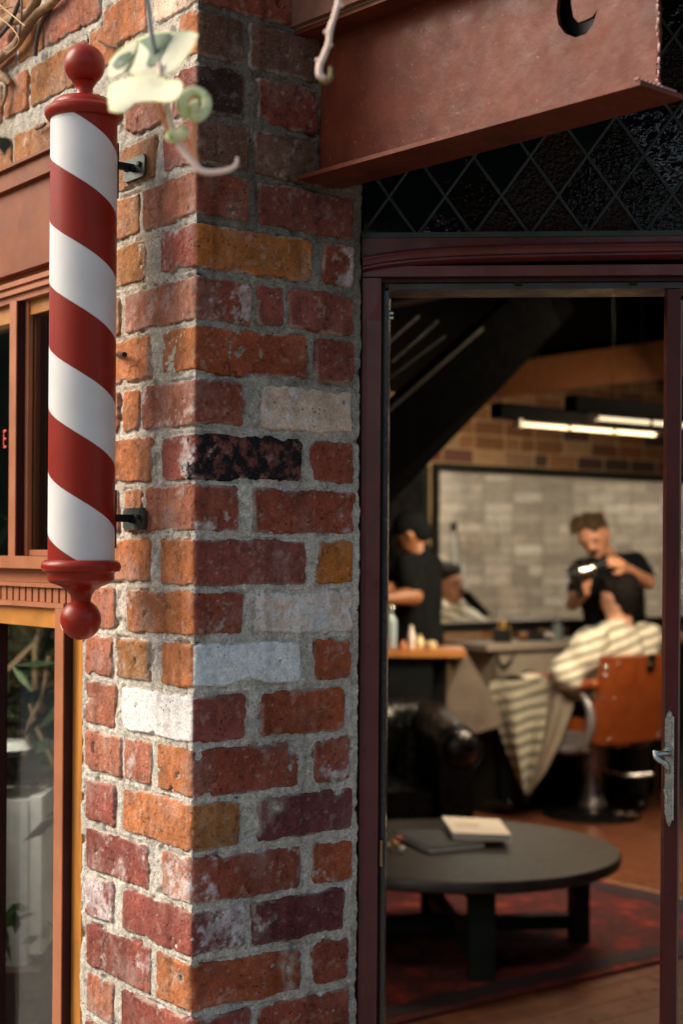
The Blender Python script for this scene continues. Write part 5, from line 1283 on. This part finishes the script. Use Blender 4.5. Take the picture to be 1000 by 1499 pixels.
def face_details(par, c, r, sd, fwd, up, rot, moustache=False, brows=True):
    for s in (-1, 1):
        me = blob_mesh([], [(c+fwd*r*.80+sd*s*r*.30-up*r*.06, (r*.12, r*.08, r*.06), rot)], .0025, 1); link('eye', me, mat('eye', (.03, .02, .02), .3), par)
        if brows: link('eyebrow', blob_mesh([(c+fwd*r*.90+sd*s*r*.16+up*r*.10, r*.05, c+fwd*r*.80+sd*s*r*.44+up*r*.10, r*.035)], [], .003, 1), M['hair'], par)
    link('lips', blob_mesh([(c+fwd*r*.93-sd*r*.18-up*r*.60, r*.06, c+fwd*r*.93+sd*r*.18-up*r*.60, r*.06)], [], .003, 1), mat('lips', (.30, .09, .07), .5), par)
    if moustache: link('moustache', blob_mesh([(c+fwd*r*.98-sd*r*.26-up*r*.50, r*.06, c+fwd*r*1.02-up*r*.46, r*.08), (c+fwd*r*.98+sd*r*.26-up*r*.50, r*.06, c+fwd*r*1.02-up*r*.46, r*.08)], [], .003, 1), M['hair'], par)
def hand_caps(w, k, side, curl, s=1.0):
    """fingers from the wrist w towards k; side = thumb side; curl = direction fingers bend"""
    d = (k-w).normalized(); side = (side-d*side.dot(d)).normalized(); cu = (curl-d*curl.dot(d)-side*curl.dot(side)).normalized()
    out = [(w, .026*s, w+d*.05*s, .030*s)]
    for i, (o, l) in enumerate(((.027, .085), (.010, .095), (-.008, .090), (-.025, .070))):
        kn = w+d*.085*s+side*o*s; m1 = kn+d*l*.40*s+cu*l*.22*s; m2 = m1+d*l*.10*s+cu*l*.40*s
        out += [(w+d*.03*s+side*o*.8*s, .013*s, kn, .0115*s), (kn, .0105*s, m1, .0095*s), (m1, .0095*s, m2, .008*s)]
    t0 = w+d*.025*s+side*.025*s; t1 = t0+side*.028*s+d*.030*s+cu*.01*s; t2 = t1+d*.028*s+cu*.02*s
    out += [(t0, .014*s, t1, .012*s), (t1, .011*s, t2, .009*s)]
    return out

# the standing barber
bd = 8.85
bp = thing('person', 'barber in black t-shirt with quiff and moustache drying the customer\'s hair', 'person', (P(900, 1190, bd).x, bd, .024))
hc = P(869, 783, bd-.02); hr = .115
fw = Vector((-.30, -.80, -.42)); upv = Vector((-.26, -.05, .96))
hb, sdv, fwv, upv2, hrot = head_parts(hc, hr, fw, upv)
nk = P(893, 822, bd+.05)
SHL, SHR = P(856, 832, bd-.05), P(931, 826, bd+.05)
ELL, ELR = P(839, 884, bd-.18), P(950, 853, bd-.12)
WRL, WRR = P(858, 866, bd-.42), P(917, 832, bd-.34)
hipz = .93
HP = Vector((P(905, 940, bd+.1).x, bd+.08, hipz))
caps = [(hc-upv2*hr*.5-fwv*hr*.1, .058, nk, .060), (SHL, .050, ELL, .041), (ELL, .041, WRL, .027), (SHR, .050, ELR, .041), (ELR, .043, WRR, .028),
        (nk-Z*.02, .07, HP+Z*.25, .13), (HP+Vector((-.08, 0, 0)), .10, Vector((HP.x-.10, HP.y+.02, .50)), .068), (HP+Vector((.08, 0, 0)), .10, Vector((HP.x+.12, HP.y+.02, .50)), .068),
        (Vector((HP.x-.10, HP.y+.02, .50)), .062, Vector((HP.x-.11, HP.y+.05, .10)), .042), (Vector((HP.x+.12, HP.y+.02, .50)), .062, Vector((HP.x+.13, HP.y+.05, .10)), .042)]
caps += hand_caps(WRL, P(847, 848, bd-.46), Vector((.6, -.7, .3)), Vector((-.2, -.5, .8)), 1.0)
caps += hand_caps(WRR, P(903, 822, bd-.40), Vector((-.3, -.6, -.5)), Vector((-.4, -.3, -.8)), 1.0)
link('body', blob_mesh(caps, hb, .0075, 3), M['skin'], bp)
sh = [(SHL.lerp(SHR, .5)-Z*.01, .085, HP+Z*.15, .135), (SHL+Z*.0, .070, SHR+Z*.0, .074), (SHL, .066, SHL.lerp(ELL, .62), .062), (SHR, .068, SHR.lerp(ELR, .62), .064),
      (SHL+Vector((.05, 0, -.08)), .085, HP+Vector((-.08, 0, .02)), .105), (SHR+Vector((-.05, 0, -.08)), .09, HP+Vector((.08, 0, .02)), .11), (nk+Z*.0, .072, nk-Z*.06, .09)]
link('t_shirt', blob_mesh(sh, [], .009, 4, folds(.004, 30, 22)), M['blackcloth'], bp)
tro = [(HP+Vector((-.07, 0, .02)), .125, Vector((HP.x-.10, HP.y+.02, .50)), .085), (HP+Vector((.07, 0, .02)), .125, Vector((HP.x+.12, HP.y+.02, .50)), .085),
       (Vector((HP.x-.10, HP.y+.02, .50)), .085, Vector((HP.x-.11, HP.y+.05, .11)), .062), (Vector((HP.x+.12, HP.y+.02, .50)), .085, Vector((HP.x+.13, HP.y+.05, .11)), .062)]
link('trousers', blob_mesh(tro, [], .012, 3), mat('charcoal_denim', (.02, .02, .025), .9), bp)
for s in (-.11, .13): link('shoe', blob_mesh([(Vector((HP.x+s, HP.y+.05, .07)), .045, Vector((HP.x+s-.02, HP.y-.15, .062)), .036)], [], .01, 2), M['leather'], bp)
hp = [(hc+upv2*hr*.46-fwv*hr*.16, (hr*.80, hr*.86, hr*.60), hrot), (hc-fwv*hr*.42+upv2*hr*.05, (hr*.74, hr*.5, hr*.7), hrot)]
rh = random.Random(5)
for i in range(26):
    a_ = rh.uniform(-.55, .75); b_ = rh.uniform(-.45, .75)
    hp.append((hc+sdv*hr*a_+fwv*hr*b_+upv2*hr*(.98-.35*a_*a_-.30*b_*b_+.10*a_+rh.uniform(-.03, .10)), (hr*.20, hr*.28, hr*.20), hrot))
link('hair', blob_mesh([], hp, .006, 2, folds(.002, 160, 60)), M['hair2'], bp)
face_details(bp, hc, hr, sdv, fwv, upv2, hrot, True)

# hair dryer
hd = thing('hair_dryer', 'silver and black hair dryer held in the barber\'s hand', 'hair dryer', P(850, 840, bd-.48))
hA, hB, hC = P(833, 842, bd-.50), P(868, 833, bd-.50), P(888, 822, bd-.48)
tube('barrel', [hA, hA.lerp(hB, .12), hA.lerp(hB, .5), hB], [.040, .047, .046, .036], M['black'], hd, 20)
tube('chrome_band', [hA.lerp(hB, .45)+Z*.002, hB.lerp(hC, .05)+Z*.002], [.0475, .038], M['chrome'], hd, 20)
tube('nozzle', [hB, hC], [.030, .022], M['iron'], hd, 16)
tube('rear_grille', [hA-(hB-hA).normalized()*.012, hA+(hB-hA).normalized()*.004], [.034, .040], M['chrome'], hd, 20)
tube('handle', [hA.lerp(hB, .3), P(850, 862, bd-.46), P(852, 874, bd-.45)], [.020, .018, .016], M['black'], hd, 12)

# the seated customer with cape
cdp = 8.52
cp = thing('person', 'seated customer with short dark hair wrapped in striped cape, back to us', 'person', (P(880, 1000, cdp).x, cdp, .5))
cc = P(907, 871, cdp); cr_ = .112
cf = Vector((-.78, .62, -.08)); cb_, s1v, f1v, u1v, rot1 = head_parts(cc, cr_, cf, Vector((-.05, .05, 1)))
cn = P(908, 912, cdp+.02)
TQ = P(905, 960, cdp); HIP = Vector((TQ.x+.0, TQ.y+.02, .55))
KN1 = P(775, 1010, cdp+.22); KN2 = P(752, 1008, cdp+.05)
caps = [(cc-u1v*cr_*.5-f1v*cr_*.15, .055, cn, .058), (cn, .075, HIP, .13), (HIP, .10, KN1, .065), (HIP, .10, KN2, .065), (KN1, .062, Vector((KN1.x-.02, KN1.y+.02, .17)), .045), (KN2, .062, Vector((KN2.x-.02, KN2.y+.02, .17)), .045)]
link('body', blob_mesh(caps, cb_, .0085, 3), mat('pale_skin', (.55, .30, .21), .5), cp)
link('trousers', blob_mesh([(HIP, .115, KN1, .08), (HIP, .115, KN2, .08), (KN1, .078, Vector((KN1.x-.02, KN1.y+.02, .15)), .06), (KN2, .078, Vector((KN2.x-.02, KN2.y+.02, .15)), .06)], [], .014, 3), M['blackcloth'], cp)
for k_ in (KN1, KN2): link('shoe', blob_mesh([(Vector((k_.x-.02, k_.y+.01, .10)), .045, Vector((k_.x-.12, k_.y+.12, .085)), .036)], [], .01, 2), M['leather'], cp)
hh = [(cc+u1v*cr_*.18-f1v*cr_*.34, (cr_*.90, cr_*.86, cr_*.98), rot1), (cc+u1v*cr_*.45+f1v*cr_*.10, (cr_*.86, cr_*.78, cr_*.60), rot1), (cc-u1v*cr_*.55-f1v*cr_*.42, (cr_*.60, cr_*.36, cr_*.5), rot1), (cc+u1v*cr_*.62+f1v*cr_*.15, (cr_*.72, cr_*.8, cr_*.52), rot1), (cc-u1v*cr_*.35-f1v*cr_*.50, (cr_*.66, cr_*.40, cr_*.6), rot1), (cc+u1v*cr_*.75+f1v*cr_*.52, (cr_*.5, cr_*.4, cr_*.3), rot1)]
link('hair', blob_mesh([], hh, .006, 2, folds(.002, 150, 70)), M['hair'], cp)
face_details(cp, cc, cr_, s1v, f1v, u1v, rot1)
# cape, upper part over shoulders and arms
SL_, SR_ = P(870, 938, cdp-.12), P(942, 938, cdp+.12)
EL_ = P(834, 985, cdp-.16)
ca = [(cn-Z*.02, .075, P(905, 945, cdp), .15), (SL_, .095, EL_, .105), (SR_, .105, P(938, 990, cdp+.1), .10), (P(905, 945, cdp), .15, P(900, 1000, cdp), .17),
      (P(880, 950, cdp-.05), .12, P(845, 985, cdp-.05), .12), (EL_, .085, P(835, 992, cdp), .075)]
link('cape', blob_mesh(ca, [], .011, 5, folds(.010, 24, 12, 1)), M['stripeA'], cp)
lap = [(P(850, 1005, cdp), .09, P(745, 1010, cdp+.10), .075), (P(850, 1005, cdp+.15), .09, P(760, 1012, cdp+.25), .075)]
link('cape', blob_mesh(lap, [], .012, 5, folds(.008, 20, 5, 2)), M['stripeB'], cp)
def drape(name, Lp, Rp, d0, amp, m, par, fr, ph):
    nu, nv = 28, 48; bm = bmesh.new(); g = []
    ly = np.array([p[1] for p in Lp]); lx = np.array([p[0] for p in Lp]); ry = np.array([p[1] for p in Rp]); rx = np.array([p[0] for p in Rp])
    for j in range(nv):
        v = j/(nv-1); row = []
        xl, yl = np.interp(v, np.linspace(0, 1, len(Lp)), lx), np.interp(v, np.linspace(0, 1, len(Lp)), ly)
        xr, yr = np.interp(v, np.linspace(0, 1, len(Rp)), rx), np.interp(v, np.linspace(0, 1, len(Rp)), ry)
        for i in range(nu):
            u_ = i/(nu-1); d = d0+amp*math.sin(fr*u_*math.pi+ph+v*1.5)*(.4+v)+.07*(1-math.cos((u_-.5)*2.2))
            row.append(bm.verts.new(P(xl+(xr-xl)*u_, yl+(yr-yl)*u_, d)))
        g.append(row)
    for j in range(nv-1):
        for i in range(nu-1): bm.faces.new((g[j][i], g[j][i+1], g[j+1][i+1], g[j+1][i]))
    bmesh.ops.solidify(bm, geom=bm.faces[:], thickness=.004); return bm_obj(name, bm, m, par, True)
drape('cape_skirt', [(719, 996), (716, 1010), (724, 1045), (740, 1095), (757, 1140), (768, 1162)], [(830, 996), (822, 1020), (812, 1050), (800, 1085), (785, 1130), (774, 1163)], cdp-.12, .035, M['stripeB'], cp, 3.5, .4)
drape('cape_lining', [(806, 1006), (800, 1040), (793, 1080), (784, 1120), (772, 1162)], [(842, 1012), (838, 1040), (822, 1085), (800, 1130), (775, 1164)], cdp-.17, .02, M['lining'], cp, 3, 1.0)

# barber chair
ch = thing('barber_chair', 'orange leather barber chair on round chrome base', 'barber chair', (P(868, 1190, 8.6).x, 8.62, .024))
BX, BY = P(868, 1190, 8.6).x, 8.62
lathe('base_plate', BX, BY, [(.27, .026), (.275, .034), (.262, .048), (.18, .066), (.10, .078), (.07, .085)], mat('black_chrome', (.05, .05, .055), .2, .9), ch, 64)
lathe('column', BX, BY, [(.085, .086), (.072, .13), (.062, .15), (.062, .30), (.084, .302), (.084, .44), (.05, .445)], mat('grey_steel', (.28, .26, .28), .3, .8), ch, 40)
fF = E2; fS = E1   # the chair faces the mirror
CO = Vector((BX+.0, BY, 0))
def cbx(nm, s0, s1, f0, f1, z0, z1, m, bev=.012, par=ch):
    bm = bmesh.new(); fbox_bm(bm, CO, fS, fF, Z, s0, s1, f0, f1, z0, z1); return bm_obj(nm, bm, m, par, True, bev, 3)
OF = -.0
# backrest: thick padded block leaning back
bm = bmesh.new(); q = []
cB = P(918, 1022, 8.42)
zb0, zb1 = P(900, 1085, 8.4).z, P(900, 958, 8.4).z
def bk(s, f, z): return Vector((cB.x, cB.y, 0))+fS*s+(fF)*(f-.18*(z-zb0))+Z*z
hexa(bm, [bk(-.235, -.05, zb0), bk(.235, -.05, zb0), bk(.235, .065, zb0), bk(-.235, .065, zb0), bk(-.235, -.05, zb1), bk(.235, -.05, zb1), bk(.235, .065, zb1), bk(-.235, .065, zb1)])
bko = bm_obj('backrest', bm, M['orangeleather'], ch, True, .038, 5)
for s in (-.205, .205):
    for z in (zb0+.03, zb0+.25, zb1-.04): link('stud', blob_mesh([], [(bk(s, -.052, z), (.009, .006, .009), fS.to_track_quat('X', 'Z').to_matrix())], .003, 1), M['chrome'], ch)
for z in (zb0+.25, zb0+.42, zb1-.1): link('stud', blob_mesh([], [(bk(-.236, .01, z), (.012, .012, .012), None)], .004, 1), M['chrome'], ch)
bm = bmesh.new(); hexa(bm, [bk(.02, -.062, zb1-.085), bk(.07, -.062, zb1-.085), bk(.07, -.051, zb1-.085), bk(.02, -.051, zb1-.085), bk(.02, -.062, zb1+.01), bk(.07, -.062, zb1+.01), bk(.07, -.051, zb1+.01), bk(.02, -.051, zb1+.01)])
bm_obj('headrest_bracket', bm, M['iron'], ch, True, .003)
tube('bracket_pin', [bk(.045, -.062, zb1-.05), bk(.045, -.075, zb1-.05)], .014, M['chrome'], ch, 12)
# seat, side rings, arms
sc_ = Vector((cB.x, cB.y, 0))
def sb(s, f, z): return sc_+fS*s+fF*f+Z*z
def sbx(nm, s0, s1, f0, f1, z0, z1, m, bev=.02):
    bm = bmesh.new(); fbox_bm(bm, sc_, fS, fF, Z, s0, s1, f0, f1, z0, z1); return bm_obj(nm, bm, m, ch, True, bev, 3)
sbx('seat', -.24, .24, .06, .50, .50, .60, M['orangeleather'], .03)
sbx('seat_pan', -.235, .235, .06, .49, .44, .498, M['greymetal'], .012)
for s in (-.26, .26):
    tube('side_bracket', [sb(s, .10, .76), sb(s, .03, .66), sb(s, .03, .54), sb(s, .10, .44), sb(s, .24, .42), sb(s, .40, .44)], [.016, .022, .026, .028, .026, .020], M['greymetal'], ch, 14, 5)
    sbx('side_panel', s-.012, s+.012, .05, .34, .43, .53, M['greymetal'], .01)
    pth = [sb(s, .0, .80), sb(s, .12, .775), sb(s, .30, .80), sb(s, .46, .815)]
    me = blob_mesh([(pth[0], .030, pth[1], .032), (pth[1], .032, pth[2], .030), (pth[2], .030, pth[3], .024)], [], .008, 4); link('armrest', me, M['orangeleather'], ch)
    tube('armrest_end', [sb(s, .47, .815), sb(s, .53, .812), sb(s, .55, .79)], [.026, .028, .016], M['black'], ch, 12, 3)
    tube('armrest_rail', [sb(s, .02, .755), sb(s, .2, .752), sb(s, .45, .775)], .014, M['black'], ch, 10, 3)
link('seat_swivel', blob_mesh([(Vector((BX, BY, .44)), .09, Vector((BX, BY, .46)), .09)], [], .02, 2), M['iron'], ch)
tube('footrest_arm', [sb(0, .45, .46), sb(0, .62, .30), sb(0, .70, .16)], .020, M['iron'], ch, 10, 4)
bm = bmesh.new(); fbox_bm(bm, sc_, fS, fF, Z, -.20, .20, .60, .78, .13, .16); bm_obj('footrest', bm, M['iron'], ch, True, .008)
tube('pump_lever', [Vector((BX+.05, BY-.06, .30)), Vector((BX+.16, BY-.16, .28)), Vector((BX+.30, BY-.18, .29))], [.010, .009, .012], M['chrome'], ch, 10, 4)
tube('base_pedal', [Vector((BX+.09, BY-.20, .072)), Vector((BX+.22, BY-.17, .066))], [.016, .018], M['chrome'], ch, 10)
# second chair, mostly hidden: its dark base behind
bb = thing('waiting_chair', 'dark low chair with thin metal leg behind the orange barber chair', 'chair', (P(930, 1150, 9.0).x, 9.1, .024))
xq = P(925, 1100, 9.0).x
b3('seat', xq-.22, xq+.22, 8.95, 9.3, .38, .46, M['blackcloth'], bb, .02)
for x in (-.2, .2):
    for y in (8.98, 9.28): tube('leg', [Vector((xq+x, y, .025)), Vector((xq+x, y, .38))], .012, M['chrome'], bb, 8)
# barber at the left edge of the doorway
b2 = thing('person', 'barber in black shirt and cap, forearms raised, at left of the doorway', 'person', (P(600, 1100, 8.2).x, 8.25, .024))
d2 = 8.2
h2 = P(602, 778, d2); hr2 = .105
hb2, s2, f2, u2, rot2 = head_parts(h2, hr2, Vector((-.86, .25, -.45)), Vector((-.3, 0, .95)))
n2 = P(612, 808, d2); S2a, S2b = P(597, 830, d2-.12), P(627, 830, d2+.12)
E2a, W2a = P(606, 872, d2-.22), P(568, 876, d2-.30); E2b, W2b = P(600, 860, d2-.05), P(563, 862, d2-.20)
HQ = Vector((P(605, 930, d2).x, d2, .95))
c2 = [(h2-u2*hr2*.5, .055, n2, .058), (n2, .07, HQ, .13), (S2a, .05, E2a, .045), (E2a, .050, W2a, .032), (S2b, .05, E2b, .04), (E2b, .042, W2b, .03),
      (HQ+Vector((-.08, 0, 0)), .09, Vector((HQ.x-.1, d2, .5)), .06), (HQ+Vector((.08, 0, 0)), .09, Vector((HQ.x+.1, d2, .5)), .06), (Vector((HQ.x-.1, d2, .5)), .06, Vector((HQ.x-.1, d2+.02, .1)), .04), (Vector((HQ.x+.1, d2, .5)), .06, Vector((HQ.x+.1, d2+.02, .1)), .04)]
c2 += hand_caps(W2a, P(548, 872, d2-.32), Vector((0, -.3, .9)), Vector((.3, .6, -.3)))+hand_caps(W2b, P(543, 858, d2-.22), Vector((0, -.3, .9)), Vector((.3, .6, -.3)))
link('body', blob_mesh(c2, hb2, .0085, 3), M['skin2'], b2)
link('shirt', blob_mesh([(S2a, .075, S2b, .08), (P(612, 835, d2), .12, P(608, 935, d2), .155), (S2a, .07, S2a.lerp(E2a, .7), .07), (S2b, .07, P(625, 890, d2+.05), .09), (n2+Z*.0, .07, n2-Z*.06, .1), (P(610, 925, d2), .15, P(606, 990, d2), .13)], [], .011, 4, folds(.005, 26, 18)), M['blackcloth'], b2)
link('trousers', blob_mesh([(HQ+Vector((-.07, 0, 0)), .12, Vector((HQ.x-.1, d2, .12)), .07), (HQ+Vector((.07, 0, 0)), .12, Vector((HQ.x+.1, d2, .12)), .07)], [], .014, 3), M['blackcloth'], b2)
for s in (-.1, .1): link('shoe', blob_mesh([(Vector((HQ.x+s, d2+.02, .07)), .045, Vector((HQ.x+s-.04, d2-.14, .062)), .036)], [], .01, 2), M['leather'], b2)
link('cap', blob_mesh([], [(h2+u2*hr2*.34-f2*hr2*.10, (hr2*.90, hr2*1.0, hr2*.78), rot2), (h2-f2*hr2*.45-u2*hr2*.15, (hr2*.82, hr2*.6, hr2*.7), rot2), (h2+u2*hr2*.30+f2*hr2*.85, (hr2*.6, hr2*.5, hr2*.09), rot2)], .006, 3), M['blackcloth'], b2)
face_details(b2, h2, hr2, s2, f2, u2, rot2)
# man seen in the panel
d3 = 9.75
b4 = thing('person', 'man with moustache under pale cape behind the mirror panel', 'person', (P(665, 930, d3).x, d3, .5))
h4 = P(655, 853, d3); hr4 = .118
hb4, s4, f4, u4, rot4 = head_parts(h4, hr4, Vector((.72, -.66, .10)), Vector((-.18, .05, .98)))
link('body', blob_mesh([(h4-u4*hr4*.5-f4*hr4*.2, .058, P(652, 885, d3), .062), (P(652, 885, d3), .08, Vector((P(655, 930, d3).x, d3, .6)), .14)], hb4, .008, 3), mat('olive_skin', (.42, .20, .12), .5), b4)
link('hair', blob_mesh([], [(h4+u4*hr4*.50-f4*hr4*.12, (hr4*.92, hr4*.98, hr4*.68), rot4), (h4-f4*hr4*.45+u4*hr4*.0, (hr4*.78, hr4*.5, hr4*.62), rot4)], .006, 2), M['hair'], b4)
face_details(b4, h4, hr4, s4, f4, u4, rot4, True)
link('cape', blob_mesh([(P(652, 888, d3), .075, P(655, 925, d3), .20), (P(640, 900, d3-.1), .10, P(632, 940, d3-.1), .14), (P(670, 895, d3), .09, P(700, 935, d3-.05), .14)], [], .012, 5, folds(.008, 22, 14)), M['palecape'], b4)
cs = thing('chair_back', 'black padded chair back beside the man behind the mirror panel', 'chair', P(705, 900, 9.9))
bm = bmesh.new(); q = [P(672, 868, 9.95), P(688, 866, 9.95), P(720, 900, 9.95), P(690, 905, 9.95)]
hexa(bm, [x for x in q]+[x+Vector((0, .10, 0)) for x in q]); bm_obj('pad', bm, M['blackcloth'], cs, True, .012, 3)
